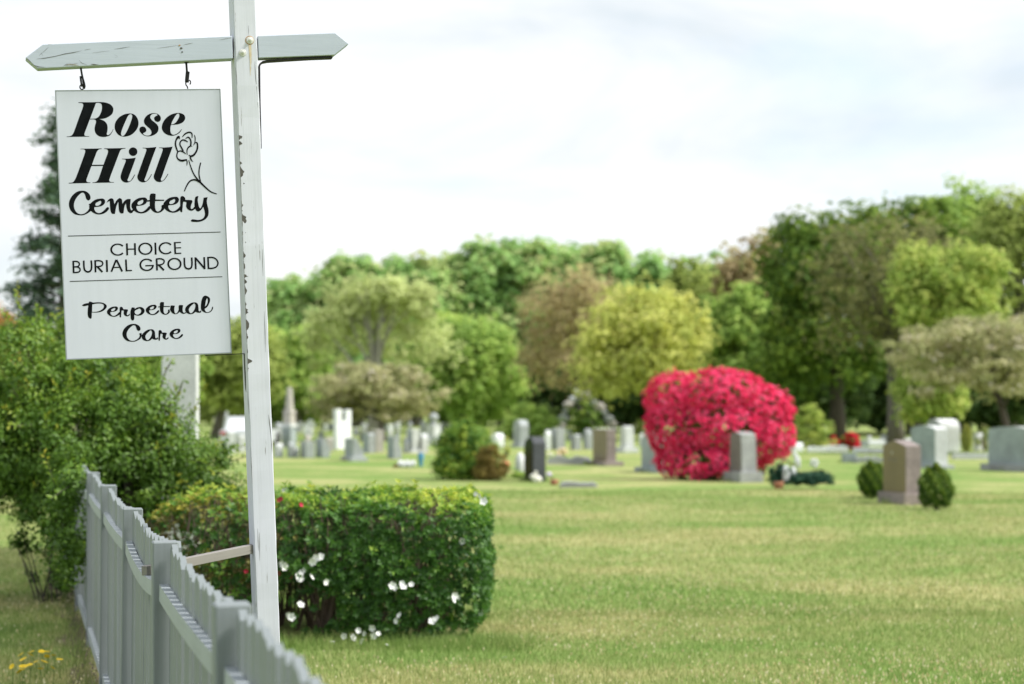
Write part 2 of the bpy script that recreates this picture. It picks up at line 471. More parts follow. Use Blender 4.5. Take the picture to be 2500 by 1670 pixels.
# leaf palettes ---------------------------------------------------------
PAL = {
 'green':  mat_leaf('leaf_green',  [(0.0,(0.206,0.326,0.090)),(0.5,(0.374,0.539,0.127)),(1.0,(0.636,0.753,0.208))]),
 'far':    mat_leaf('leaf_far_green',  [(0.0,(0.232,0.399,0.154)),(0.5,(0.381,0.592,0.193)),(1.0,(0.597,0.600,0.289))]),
 'dark':   mat_leaf('leaf_dark',   [(0.0,(0.058,0.115,0.029)),(0.5,(0.137,0.233,0.041)),(1.0,(0.284,0.377,0.061))]),
 'bright': mat_leaf('leaf_bright', [(0.0,(0.229,0.343,0.076)),(0.5,(0.426,0.542,0.129)),(1.0,(0.671,0.691,0.209))]),
 'yellow': mat_leaf('leaf_yellow', [(0.0,(0.379,0.434,0.128)),(0.5,(0.626,0.674,0.184)),(1.0,(0.808,0.781,0.277))]),
 'olive':  mat_leaf('leaf_olive',  [(0.0,(0.230,0.279,0.084)),(0.5,(0.380,0.465,0.126)),(1.0,(0.566,0.652,0.184))]),
 'khaki':  mat_leaf('leaf_khaki',  [(0.0,(0.371,0.404,0.185)),(0.5,(0.559,0.627,0.270)),(1.0,(0.743,0.825,0.370))]),
 'brown':  mat_leaf('leaf_brown',  [(0.0,(0.336,0.257,0.152)),(0.5,(0.498,0.415,0.221)),(1.0,(0.657,0.614,0.268))]),
 'dogwood':mat_leaf('leaf_dogwood',[(0.0,(0.297,0.319,0.138)),(0.5,(0.440,0.451,0.213)),(0.8,(0.572,0.531,0.312)),(1.0,(0.748,0.680,0.650))]),
 'rust':   mat_leaf('leaf_rust',   [(0.0,(0.296,0.148,0.049)),(0.5,(0.484,0.265,0.086)),(1.0,(0.515,0.406,0.125))]),
 'spruce': mat_leaf('leaf_spruce', [(0.0,(0.071,0.119,0.085)),(0.5,(0.129,0.208,0.134)),(1.0,(0.222,0.326,0.202))], 0.15),
 'shrub':  mat_leaf('leaf_shrub',  [(0.0,(0.054,0.122,0.015)),(0.5,(0.125,0.243,0.026)),(0.85,(0.253,0.374,0.038)),(1.0,(0.505,0.459,0.059))], 0.35, 0.45, 0.4),
 'hedge':  mat_leaf('leaf_hedge',  [(0.0,(0.042,0.115,0.022)),(0.4,(0.10,0.235,0.034)),(0.65,(0.27,0.43,0.05)),(1.0,(0.60,0.65,0.09))], 0.4, 0.45, 0.35),
 'boxwood':mat_leaf('leaf_boxwood',[(0.0,(0.046,0.098,0.017)),(0.5,(0.104,0.195,0.023)),(1.0,(0.240,0.312,0.038))]),
 'wreath': mat_leaf('leaf_wreath', [(0.0,(0.017,0.054,0.036)),(0.5,(0.034,0.096,0.058)),(1.0,(0.072,0.162,0.090))], 0.15),
 'dead':   mat_leaf('leaf_dead',   [(0.0,(0.144,0.108,0.031)),(0.5,(0.274,0.209,0.065)),(1.0,(0.346,0.302,0.072))]),
 'pink':   mat_leaf('petal_pink',  [(0.0,(0.80,0.034,0.13)),(0.5,(0.93,0.075,0.225)),(1.0,(0.95,0.17,0.34))], 0.4, 0.6, 0.15),
 'red':    mat_leaf('petal_red',   [(0.0,(0.50,0.010,0.025)),(1.0,(0.78,0.05,0.07))], 0.35, 0.6, 0.15),
}
PAL['greyolive'] = mat_leaf('leaf_grey_olive', [(0.0,(0.15,0.15,0.075)),(0.5,(0.24,0.25,0.10)),(1.0,(0.36,0.36,0.13))])
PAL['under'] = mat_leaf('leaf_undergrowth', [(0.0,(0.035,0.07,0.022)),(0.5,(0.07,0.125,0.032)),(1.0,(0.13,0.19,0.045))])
BARK = mat_bark('bark_grey', (0.20, 0.18, 0.155))
BARK_D = mat_bark('bark_dark', (0.10, 0.085, 0.07))
BARK_L = mat_bark('bark_pale', (0.47, 0.45, 0.40))

def tree(name, x0, x1, yt, yb, d, pal, label, cat='tree', group=None, trunk=None, bark=None, n=7000, leaf=0.30, depth=0.8, nclump=None, rc=None, tr=None, lobes=None, limbs=9, inner=0.25, flat=0.75, under=0.9):
    """crown bounds in the 2347-px view at distance d; trunk = x of the trunk foot"""
    bark = bark or BARK
    A = at(x0*K, yt*K, d); B_ = at(x1*K, yb*K, d)
    cx, rx = (A.x+B_.x)/2, (B_.x-A.x)/2
    zt, zb = A.z, max(B_.z, 0.25)
    cz, rz = (zt+zb)/2, (zt-zb)/2
    ry = rx*depth
    tx = at(trunk*K, 900, d).x if trunk is not None else cx
    root = thing(name, (tx, d, 0), label, cat, group)
    off = Vector((tx, d, 0))
    rng = RNG
    if lobes is None:
        lobes = []
        k = 26
        for i in range(k):
            zz = 0.90-1.78*(i+.5)/k
            a = i*2.39996+rng.random()*0.8
            q = max(0.0, 1-zz*zz)**0.40 if zz > 0 else 1.0-0.2*zz*zz
            s = 0.20+0.24*rng.random()
            rr = (1-s*0.85)*(0.74+0.40*rng.random())
            lobes.append((cx+math.cos(a)*rx*rr*q, d+math.sin(a)*ry*rr*q, cz+zz*rz*0.72, rx*s, ry*s, rz*s*0.9))
        lobes.append((cx+rx*0.12*rng.normal(), d, cz+rz*0.48, rx*0.42, ry*0.42, rz*0.46))
        lobes.append((cx, d, cz, rx*0.6, ry*0.6, rz*0.74))
    else:
        lobes = [(cx+l[0]*rx, d+l[1]*ry, cz+l[2]*rz, l[3]*rx, l[3]*ry, l[4]*rz) for l in lobes]
    nclump = nclump or 330
    rc = rc or 0.235*min(rx, rz)+0.12
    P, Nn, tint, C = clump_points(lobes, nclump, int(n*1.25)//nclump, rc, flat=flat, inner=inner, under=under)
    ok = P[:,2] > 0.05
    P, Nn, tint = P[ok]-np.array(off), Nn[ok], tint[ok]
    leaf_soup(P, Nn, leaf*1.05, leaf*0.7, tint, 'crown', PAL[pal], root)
    tr = tr or 0.035*(zt)
    Cf = C[C[:,1] < d-(.25*ry if limbs > 12 else -99)]
    tg = Cf[rng.choice(len(Cf), min(limbs, len(Cf)), replace=False)]-np.array(off)
    top = Vector((cx-tx, 0, zt*0.82))
    V, Fc = limb_mesh((0, 0, -0.1), top, tr, tg, rng)
    mesh_obj('trunk', V, Fc, bark, root, smooth=True)
    return root

# ================================================================== SIGN POST
frame = thing('sign_post', (PLX, PLY, 0), 'weathered white wooden post with pointed cross arm carrying the cemetery sign', 'sign post')
def L(p, o=frame): return Vector(p) - o.location
# post: leans a little to the left
p_lo = on_plane(632.5, 950); p_hi = on_plane(598, 60)
ax = (p_hi-p_lo).normalized()
pxdir = Vector((math.cos(YAW+R(4)), math.sin(YAW+R(4)), 0)); pxdir = (pxdir-ax*pxdir.dot(ax)).normalized()
pydir = ax.cross(pxdir)                 # away from the camera
PW = 0.0985
foot = p_lo - ax*((p_lo.z+0.3)/ax.z)
hgt = 4.1
NZ = 60
def post_mesh():
    V, Fc = [], []
    c = PW/2
    ring = [(-c+0.006, 0), (c-0.004, 0), (c, 0.005), (c, PW-0.004), (c-0.004, PW), (-c+0.004, PW), (-c, PW-0.004), (-c, 0.006)]
    rs = random.Random(3)
    for i in range(NZ+1):
        z = hgt*i/NZ
        for k, (x, y) in enumerate(ring):
            j = 0.0012 if k in (0, 7, 1, 2) else 0
            V.append(Vector((x+rs.uniform(-j, j), y+rs.uniform(-j, j), z)))
    n = len(ring)
    for i in range(NZ):
        for k in range(n):
            a, b_ = i*n+k, i*n+(k+1) % n
            Fc.append((a, b_, b_+n, a+n))
    Fc.append(tuple(range(n))[::-1]); Fc.append(tuple(range(NZ*n, NZ*n+n)))
    return V, Fc
V, Fc = post_mesh()
po = mesh_obj('post', V, Fc, M_POST, frame)
rot = Matrix((pxdir, pydir, ax)).transposed().to_4x4()
po.matrix_local = Matrix.Translation(foot-frame.location) @ rot
def post_uv(px, py):
    """photograph pixel -> local x and height on the post's front face"""
    d = ray(px, py); n = -pydir
    tt = (p_lo-Vector((0,0,EYE))).dot(n)/d.dot(n)
    q = Vector((0,0,EYE))+d*tt - foot
    return q.dot(pxdir), q.dot(ax)
def ribbon(pts, wid, y, z_up=True):
    V, Fc = [], []
    for i, (x, z) in enumerate(pts):
        a = Vector(pts[max(i-1,0)]); b_ = Vector(pts[min(i+1,len(pts)-1)])
        tdir = (b_-a).normalized(); nn = Vector((-tdir.y, tdir.x))*wid[i]*0.5
        V += [(x-nn.x, y, z-nn.y), (x+nn.x, y, z+nn.y)]
    for i in range(len(pts)-1):
        Fc.append((2*i, 2*i+1, 2*i+3, 2*i+2))
    return V, Fc
# peeled paint along the left front edge: ragged slivers of bare wood
rs = random.Random(21)
peel = []
y = 330.0
while y < 905:
    ln = rs.uniform(8, 34); wd = rs.choice([5, 7, 9, 12, 15, 18])*rs.uniform(.7, 1.1)
    if 345 < y < 420: wd *= 1.2
    if 640 < y < 800: wd *= 1.1
    xe = 570.7+(y-60)*0.0383
    peel.append((xe-0.5, y, y+ln, wd)); y += ln+rs.choice([0, 0, 2, 5, 9])*rs.uniform(.5, 1.3)
V, Fc = [], []
for (x, ya, yb, wd) in peel:
    m = 7; left, right = [], []
    for i in range(m+1):
        yy_ = ya+(yb-ya)*i/m; s = math.sin(math.pi*min(1, (i+.35)/m))
        jag = rs.uniform(.45, 1.0)
        left.append(post_uv(x-1.0+rs.uniform(-1, 1)+(yy_-ya)*0.038, yy_)); right.append(post_uv(x+wd*s*jag+(yy_-ya)*0.038, yy_))
    o = len(V)
    for (a, c) in zip(left, right): V += [(max(a[0], -PW/2+0.004), -0.0008, a[1]), (max(c[0], -PW/2+0.005), -0.0008, c[1])]
    for i in range(m): Fc.append((o+2*i, o+2*i+1, o+2*i+3, o+2*i+2))
pp = mesh_obj('peeled_patch', V, Fc, M_WORN, po); tag(pp, 'bare dark wood where the paint has peeled', kind='stuff')
# long cracks on the face
V, Fc = [], []
for cr_ in ([(655.5,1012),(658,1030),(661,1060),(663,1085),(664.5,1106)], [(622,150),(624,190),(628,230),(630,262)], [(604,955),(606,985),(608,1010)],
            [(612,1090),(614,1140),(616,1180)], [(629,1290),(630,1318),(631,1345)], [(633,1300),(634,1330),(634,1370)], [(575,165),(577,185),(579,208)], [(640,590),(641,640),(643,700)],
            [(645,760),(647,810),(648,860)], [(606,62),(607,74),(606.5,86)]):
    q = [post_uv(*p) for p in cr_]
    v, f = ribbon(q, [0.0006]+[0.0022*rs.uniform(.6,1.2) for _ in q[2:]]+[0.0005], -0.0009)
    o = len(V); V += v; Fc += [tuple(i+o for i in u) for u in f]
tag(mesh_obj('crack', V, Fc, M_WORN, po), kind='stuff')
# rust run below the upper bolt
q = [post_uv(*p) for p in ((608,98),(611,120),(612,150),(611,185))]
v, f = ribbon(q, [0.010, 0.012, 0.007, 0.002], -0.0006)
M_RUN, t, b = new_mat('rust_run')
n_ = noise(t, 40, 5, 0.7); t.links.new(ramp(t, n_, [(0.35, (0.62, 0.60, 0.53)), (0.6, (0.52, 0.42, 0.27))]), b.inputs['Base Color'])
mesh_obj('rust_run', v, f, M_RUN, po)

# cross arm in two lengths, butted to the post, pointed ends
def arm(pts, off, thick, name='cross_arm'):
    nrm = Vector((math.sin(YAW), -math.cos(YAW), 0))
    poly = [on_plane(x, y, off)-frame.location for x, y in pts]
    org = poly[0].copy()
    bm = prism_bm([p-org for p in poly], -nrm*thick)
    Rm = Matrix.Rotation(-YAW, 4, 'Z')
    bm.transform(Rm)
    o = bm_obj(name, bm, M_BEAM, frame, bevel=0.0025, seg=1)
    o.location = org; o.rotation_euler = (0, 0, YAW)
    return o, org
armL, orgL = arm([(61.5,141.3),(105,108),(567,88),(568.5,143),(92,167.5)], 0.004, 0.07)
armR, orgR = arm([(629,87.3),(818.6,80),(851.8,106.8),(816.9,134.4),(631.5,141.6)], -0.006, 0.07)
def arm_uv(px, py, org, off):
    q = on_plane(px, py, off)-frame.location-org
    q = Matrix.Rotation(-YAW, 3, 'Z') @ q
    return q.x, q.z
def arm_crack(tr_, wd):
    q = [arm_uv(50+x/3.913, 80+y/3.913, orgL, 0.004) for x, y in tr_]
    ww = [wd*rs.uniform(.6,1.2) for _ in q]; ww[0] = ww[-1] = 0.0004
    return ribbon(q, ww, -0.0009)
bits = [arm_crack([(150,250),(230,243),(330,225),(420,203),(500,190),(585,172)], .0026), arm_crack([(610,165),(640,160),(672,155)], .002),
        arm_crack([(890,158),(970,146),(1048,133)], .0024), arm_crack([(1305,148),(1400,136),(1500,122)], .0018), arm_crack([(1560,113),(1605,106),(1650,98)], .0016),
        arm_crack([(1895,70),(1960,58),(2020,48)], .0015), arm_crack([(180,220),(200,195),(215,222)], .002), arm_crack([(205,195),(240,165),(270,135)], .0016),
        arm_crack([(2030,35),(2037,90),(2042,150),(2034,200),(2040,245)], .0026), arm_crack([(690,190),(760,184),(850,172)], .001), arm_crack([(410,318),(440,300),(500,302),(550,290)], .0026), arm_crack([(668,300),(700,304),(750,306)], .004), arm_crack([(560,262),(585,290),(640,308)], .0016), arm_crack([(900,212),(930,225),(905,240)], .001), arm_crack([(100,300),(170,325),(236,330)], .0026), arm_crack([(52,236),(80,262),(120,300)], .003)]
V, Fc = merge(bits); tag(mesh_obj('crack', V, Fc, M_WORN, armL), kind='stuff')
V, Fc = merge([arm_crack([(430,314),(470,302),(520,306),(560,314)], .006), arm_crack([(255,105),(270,112),(300,108)], .002)])
tag(mesh_obj('peeled_patch', V, Fc, mat_plain('grey_primer', (0.36, 0.35, 0.31), 0.9, var=0.5, scale=50), armL), kind='stuff')
for (x, y, r_) in ((1520,120,.004), (1536,148,.0052), (1545,183,.0035)):
    u, z = arm_uv(50+x/3.913, 80+y/3.913, orgL, 0.004)
    V, Fc = lathe([(0.0002,-0.002),(r_,-0.002),(r_,0.0012),(r_*.6,0.0014),(r_*.3,0.0005)], 12)
    V = [(u+a, -0.0004-c, z+b_*.75) for a, b_, c in V]
    mesh_obj('screw_hole', V, Fc, M_WORN if r_ != .004 else M_RUST, armL)
# coach bolts with washers
for (x, y, rust) in ((610.5, 98.5, True), (592.3, 128.5, False)):
    u, z = post_uv(x, y)
    V, Fc = lathe([(0.0155,-0.001),(0.0155,0.0025),(0.0135,0.004),(0.0085,0.004),(0.0085,0.009),(0.0070,0.0105),(0.0042,0.011),(0.0042,0.0165),(0.003,0.018)], 18)
    V = [(u+a, -c, z+b_) for a, b_, c in V]
    bo = mesh_obj('bolt', V, Fc, M_BOLT, po, smooth=False)
    if rust:
        V, Fc = lathe([(0.019,0.0),(0.019,0.0014),(0.0165,0.0018),(0.0165,0.0)], 22)
        V = [(u+a-0.002, -c, z+b_) for a, b_, c in V]
        mesh_obj('rust_ring', V, Fc, M_RUST, bo)
# iron angle bracket under the right arm
def strap(pts, off, thick, depth, name, mat, parent=frame):
    """flat bar bent along pixel path on the sign plane"""
    P_ = [on_plane(x, y, off)-frame.location for x, y in pts]
    back = Vector((-math.sin(YAW), math.cos(YAW), 0))*depth
    V, Fc = [], []
    for i, p in enumerate(P_):
        a, b_ = P_[max(i-1,0)], P_[min(i+1,len(P_)-1)]
        tdir = (b_-a).normalized(); nn = tdir.cross(back.normalized())*thick*0.5
        V += [p-nn, p+nn, p+nn+back, p-nn+back]
    for i in range(len(P_)-1):
        for k in range(4):
            Fc.append((4*i+k, 4*i+(k+1) % 4, 4*i+4+(k+1) % 4, 4*i+4+k))
    Fc += [(3,2,1,0), tuple(4*(len(P_)-1)+k for k in range(4))]
    return mesh_obj(name, V, Fc, mat, parent)
strap([(812,139.5),(760,141.5),(700,145),(655,148),(642,150.5),(636,155),(633.5,162),(633.8,180),(634.5,250),(636.5,330),(637,362)], -0.016, 0.0065, 0.045, 'angle_bracket', M_IRON)
strap([(502,867.5),(530,866.3),(562,865.0),(590,863.6),(596.5,863.4),(597.5,867),(598.5,900),(601,950),(602,958)], -0.03, 0.003, 0.03, 'sway_bracket', M_IRON)
# hooks and hangers
def rod(pts, r_, off, name, n=7, parent=frame):
    P_ = [on_plane(50+x/3.913, 80+y/3.913, off)-frame.location for x, y in pts]
    V, Fc = tube(P_, [r_]*len(P_), n); return mesh_obj(name, V, Fc, M_IRON, parent, smooth=True)
rod([(574,322),(580,360),(587,400),(596,440),(608,480),(614,510),(608,535)], .0042, -0.03, 'hook')
rod([(573,415),(577,455),(584,500),(590,515)], .0042, -0.030, 'snap_link')
rod([(592,425),(598,465),(603,500),(600,528)], .0036, -0.032, 'snap_link')
ring = [(587+20*math.cos(a), 519+23*math.sin(a)) for a in np.linspace(0, 2*math.pi, 15)]
rod(ring, .0028, -0.033, 'eye_ring')
rod([(1583,278),(1586,320),(1590,370)], .0046, -0.03, 'hook')
rod([(1598,372),(1594,410),(1590,450),(1590,474)], .0085, -0.03, 'snap_link', 9)
rod([(1610,452),(1624,462),(1626,480),(1618,494)], .0028, -0.03, 'snap_link')
rod([(1588,470),(1578,482),(1582,500),(1594,515),(1598,534)], .0028, -0.03, 'eye_ring')
V, Fc = lathe([(0.013,-0.002),(0.012,0.002),(0.005,0.006),(0.004,0.012)], 14)
pc = on_plane(50+1583/3.913, 80+281/3.913, -0.03)-frame.location
mesh_obj('hook_plate', [(a+pc.x, b_+pc.y, pc.z-c+0.002) for a, b_, c in V], Fc, M_IRON, frame)

# brace from post to fence
A = at(618, 1339, 8.49); B_ = at(352, 1394, 7.98)
dv = (A-B_); ln = dv.length
u = dv.normalized(); vv_ = Vector((-u.y, u.x, 0)).normalized(); ww_ = u.cross(vv_)
bm = box_bm(0, ln, -0.016, 0.016, -0.019, 0.019)
br = bm_obj('brace', bm, M_BRACE, frame, bevel=0.002, seg=1)
br.matrix_local = Matrix.Translation(B_-frame.location) @ Matrix((u, vv_, ww_)).transposed().to_4x4()
tag(br, 'unpainted grey wooden brace tying post to fence')

# ================================================================== SIGN BOARD
TL, TR_, BR_, BL = (136.9,221.0), (540.2,216.0), (563.8,863.2), (158.5,878.2)
OFFS = -0.03
c4 = [on_plane(*p, OFFS) for p in (TL, TR_, BR_, BL)]
cen = sum(c4, Vector())/4
ux = ((c4[1]+c4[2])-(c4[0]+c4[3])).normalized()
uz = ((c4[0]+c4[1])-(c4[3]+c4[2])); uz = (uz-ux*uz.dot(ux)).normalized()
uy = uz.cross(ux)                       # away from the viewer
SW = ((c4[1]-c4[0]).length+(c4[2]-c4[3]).length)/2; SH = ((c4[0]-c4[3]).length+(c4[1]-c4[2]).length)/2
sign = thing('cemetery_sign', (0, 0, 0), 'white rectangular hanging sign lettered Rose Hill Cemetery', 'sign')
sign.matrix_world = Matrix.Translation(cen) @ Matrix((ux, uy, uz)).transposed().to_4x4()
bm = box_bm(-SW/2+.003, SW/2-.003, 0.0, 0.020, -SH/2+.003, SH/2-.003)
bm_obj('board', bm, M_SIGN, sign, bevel=0.0015, seg=1)
# thin metal edging
bm = bmesh.new()
for (a, b_, c, d_) in ((-SW/2, SW/2, SH/2-.003, SH/2), (-SW/2, SW/2, -SH/2, -SH/2+.003)):
    box_bm(a, b_, -0.0012, 0.0215, c, d_, bm)
for (a, b_) in ((-SW/2, -SW/2+.003), (SW/2-.003, SW/2)):
    box_bm(a, b_, -0.0012, 0.0215, -SH/2+.003, SH/2-.003, bm)
bm_obj('edging', bm, M_EDGE, sign)
QUAD = np.array([TL, TR_, BR_, BL])
def sign_uv(P_):
    P_ = np.asarray(P_, float); s = np.full(len(P_), .5); t_ = np.full(len(P_), .5)
    a, b_, c, d_ = QUAD
    for _ in range(12):
        p = a*((1-s)*(1-t_))[:,None]+b_*(s*(1-t_))[:,None]+c*(s*t_)[:,None]+d_*((1-s)*t_)[:,None]
        ds = (b_-a)*(1-t_)[:,None]+(c-d_)*t_[:,None]; dt = (d_-a)*(1-s)[:,None]+(c-b_)*s[:,None]
        e = P_-p; det = ds[:,0]*dt[:,1]-ds[:,1]*dt[:,0]
        s = s+(e[:,0]*dt[:,1]-e[:,1]*dt[:,0])/det; t_ = t_+(ds[:,0]*e[:,1]-ds[:,1]*e[:,0])/det
    return np.stack([(s-.5)*SW, (.5-t_)*SH], 1)
def catmull(P_, n=5):
    """open centripetal-like smooth interpolation"""
    P_ = [np.array(p, float) for p in P_]
    if len(P_) == 2: return [P_[0], P_[1]]
    o = []
    for i in range(len(P_)-1):
        p1, p2 = P_[i], P_[i+1]
        p0 = P_[i-1] if i > 0 else 2*p1-p2
        p3 = P_[i+2] if i+2 < len(P_) else 2*p2-p1
        d1 = max(np.linalg.norm(p2[:2]-p1[:2]), 1e-6); d0 = max(np.linalg.norm(p1[:2]-p0[:2]), 1e-6); d2 = max(np.linalg.norm(p3[:2]-p2[:2]), 1e-6)
        m1 = (p2-p0)/(d0+d1)*d1; m2 = (p3-p1)/(d1+d2)*d1
        for k in range(n):
            s = k/n
            o.append((2*s**3-3*s**2+1)*p1+(s**3-2*s**2+s)*m1+(-2*s**3+3*s**2)*p2+(s**3-s**2)*m2)
    o.append(P_[-1]); return o
def outline(pts):
    """closed outline; a third element marks a corner"""
    idx = [i for i, p in enumerate(pts) if len(p) > 2]
    q = [p[:2] for p in pts]; n = len(q)
    if not idx:
        ext = q[-2:]+q+q[:2]
        c = catmull(ext, 5); return c[10:-11]
    o = []
    for a, i in enumerate(idx):
        j = idx[(a+1) % len(idx)]
        seg = [q[(i+k) % n] for k in range(((j-i) % n or n)+1)]
        o += catmull(seg, 5)[:-1]
    return o
LAYER = [0.00035]
def fill(V, Fc, loops):
    LAYER[0] += 0.000006
    polys = []
    for lp in loops:
        uv = sign_uv(np.array(lp)); polys.append([Vector((x, -LAYER[0], z)) for x, z in uv])
    flat = [p for pl in polys for p in pl]; o = len(V)
    # tessellate in 2D
    tr3 = tessellate_polygon([[Vector((p.x, p.z, 0)) for p in pl] for pl in polys])
    V += flat; Fc += [(a+o, b_+o, c+o) for a, b_, c in tr3]
def stroke(V, Fc, pts, smooth=True):
    """pts: (x, y, width) in full pixels"""
    LAYER[0] += 0.000006
    c = catmull(pts, 6) if smooth and len(pts) > 2 else [np.array(p, float) for p in pts]
    c = np.array(c); xy = c[:, :2]; o = len(V)
    tg = np.gradient(xy, axis=0); tg /= np.maximum(np.linalg.norm(tg, axis=1, keepdims=True), 1e-6)
    nn = np.stack([-tg[:,1], tg[:,0]], 1)*c[:,2:3]/2
    a = sign_uv(xy-nn); b_ = sign_uv(xy+nn)
    for p, q in zip(a, b_): V += [Vector((p[0], -LAYER[0], p[1])), Vector((q[0], -LAYER[0], q[1]))]
    for i in range(len(c)-1): Fc.append((o+2*i, o+2*i+1, o+2*i+3, o+2*i+2))
def xf(pts, ox, oy, s, ax_=0, ay=0, sx=1, sy=1, tx=0, ty=0):
    """zoom coordinates -> full pixels, with an optional remap of the glyph first"""
    r_ = []
    for p in pts:
        x = tx+(p[0]-ax_)*sx; y = ty+(p[1]-ay)*sy
        r_.append((ox+x/s, oy+y/s)+tuple(p[2:]))
    return r_
c_ = 'c'
R_o = [(505,238,c_),(850,236),(1200,233),(1390,285),(1480,380),(1490,470),(1455,570),(1350,655),(1220,705),(1095,718,c_),(1220,765),(1300,850),(1325,950),(1315,1080),(1300,1150),(1330,1180),(1400,1135),(1455,1060),(1475,1010,c_),(1490,1012,c_),(1450,1100),(1380,1190),(1280,1225),(1180,1232),(1070,1205),(985,1125),(955,1010),(968,910),(998,800),(985,750),(940,730),(820,730,c_),(745,930),(670,1130),(668,1180),(700,1203),(800,1210,c_),(800,1223,c_),(168,1234,c_),(168,1219,c_),(270,1208),(340,1150),(400,1010),(520,675),(635,360),(635,290),(600,265),(505,258,c_)]
R_h = [(1000,258,c_),(1080,255),(1150,285),(1170,380),(1150,500),(1080,640),(1000,695),(940,705),(830,710,c_)]
o_o = [(1960,552),(2080,580),(2170,680),(2208,820),(2185,950),(2110,1070),(2000,1165),(1880,1210),(1770,1220),(1640,1175),(1550,1060),(1525,940),(1550,810),(1640,680),(1760,600),(1870,560)]
o_h = [(1980,570),(2020,595),(2028,650),(1990,790),(1900,1010),(1820,1150),(1760,1203),(1715,1180),(1708,1110),(1750,980),(1830,790),(1900,640),(1940,590)]
s_o = [(690,383),(800,410),(890,480),(920,570),(900,650),(840,697),(790,700),(715,665),(678,590),(690,530),(740,490),(790,465),(795,440),(760,412),(690,405),(600,430),(545,490),(545,560),(600,640),(700,720),(790,805),(832,900),(825,1000),(780,1090),(680,1165),(560,1210),(450,1220),(330,1195),(220,1120),(160,1040),(147,970),(180,895),(265,865),(340,890),(395,970),(385,1040),(330,1085),(280,1110),(290,1140),(350,1180),(430,1195),(520,1175),(575,1110),(575,1050),(530,960),(430,870),(340,775),(310,680),(330,590),(400,490),(500,420),(600,388)]
e_o = [(1550,375),(1670,395),(1760,450),(1798,540),(1780,630),(1700,720),(1560,780),(1420,800),(1285,808,c_),(1262,900),(1260,1020),(1285,1110),(1340,1155),(1400,1158),(1500,1115),(1590,1040),(1655,962,c_),(1675,968,c_),(1610,1070),(1500,1150),(1390,1190),(1290,1198),(1150,1165),(1030,1085),(960,970),(955,850),(1000,710),(1100,570),(1240,460),(1400,395)]
e_h = [(1545,398),(1580,420),(1585,490),(1550,580),(1470,700),(1380,770),(1287,790,c_),(1330,680),(1420,520),(1490,430)]
H_o = [(368,186,c_),(770,180,c_),(770,190,c_),(715,200),(680,240),(650,310),(582,492,c_),(800,490,c_),(845,370),(885,260),(885,215),(860,195),(812,189,c_),(812,179,c_),(1220,171,c_),(1220,181,c_),(1160,190),(1125,215),(1095,280),(1000,530),(910,770),(912,805),(940,820),(995,821,c_),(995,831,c_),(590,839,c_),(590,829,c_),(650,820),(690,785),(720,720),(790,514,c_),(573,517,c_),(478,770),(478,805),(500,825),(550,829,c_),(550,839,c_),(143,851,c_),(143,838,c_),(215,828),(255,785),(290,710),(370,495),(453,260),(455,215),(430,198),(368,195,c_)]
i_o = [(1153,375,c_),(1240,374),(1350,365),(1416,355,c_),(1350,535),(1275,730),(1255,790),(1275,808),(1310,795),(1350,740),(1388,677,c_),(1400,680,c_),(1350,770),(1300,815),(1240,832),(1180,820),(1135,775),(1122,715),(1140,640),(1180,530),(1220,430),(1222,400),(1195,387),(1153,385,c_)]
l_o = [(1548,165,c_),(1640,165),(1740,157),(1810,148,c_),(1700,440),(1600,720),(1577,780),(1590,803),(1625,790),(1670,735),(1710,668,c_),(1722,672,c_),(1670,760),(1615,810),(1550,828),(1490,810),(1450,765),(1442,710),(1465,640),(1540,430),(1613,230),(1615,190),(1590,178),(1548,175,c_)]
dot = [(1364+82*math.cos(a), 240+82*math.sin(a)) for a in np.linspace(0, 2*math.pi, 20)[:-1]]
C_o = [(590,188),(690,205),(780,270),(822,350),(820,430),(765,470),(710,430),(685,360),(655,275),(605,245),(540,275),(440,380),(375,500),(355,610),(375,720),(440,820),(540,862),(640,845),(740,770),(795,680),(795,620),(770,582,c_),(810,558),(860,552,c_),(870,640,c_),(830,775,c_),(720,850),(620,890),(520,895),(380,865),(280,780),(220,650),(220,520),(270,390),(360,280),(470,210)]
se_o = [(1110,415),(1190,420),(1240,480),(1215,570),(1120,635),(935,660,c_),(930,710),(970,790),(1050,830),(1130,810),(1220,740),(1295,660),(1340,670),(1345,715),(1270,800),(1170,855),(1060,872),(940,845),(840,775),(790,690),(795,600),(880,500),(990,435)]
se_h = [(1100,478),(1130,510),(1110,570),(1040,618),(980,620),(960,590),(1000,520)]
m_o = [(1275,540,c_),(1330,450),(1410,405),(1470,430),(1490,500),(1500,575,c_),(1570,460),(1650,402),(1715,440),(1730,565,c_),(1800,470),(1890,425),(1970,430,c_),(1960,520),(1950,640),(1965,720),(1990,750),(2025,720),(2035,690,c_),(2060,760,c_),(2010,820),(1960,835),(1890,790),(1850,690),(1830,550,c_),(1790,640),(1760,835,c_),(1690,840),(1640,790),(1620,650),(1615,505,c_),(1560,630),(1515,855,c_),(1440,850),(1400,800),(1380,680),(1370,490,c_),(1330,500)]
t_o = [(450,268),(560,275),(572,300),(562,440,c_),(815,447,c_),(815,480,c_),(555,485,c_),(550,620),(570,740),(620,785),(690,760),(735,690),(738,610),(790,590,c_),(820,710,c_),(740,790),(640,825),(540,810),(450,740),(405,640),(398,500,c_),(330,505,c_),(330,460,c_),(398,455,c_),(398,350),(420,290)]
r_o = [(1345,340),(1410,380),(1430,450,c_),(1610,460),(1632,500),(1600,580),(1580,680),(1600,712),(1650,690),(1690,640,c_),(1710,705,c_),(1640,755),(1570,762),(1490,720),(1445,640),(1455,540),(1440,510),(1365,505,c_),(1345,650),(1335,800,c_),(1310,808),(1275,780),(1275,600),(1280,400),(1300,355)]
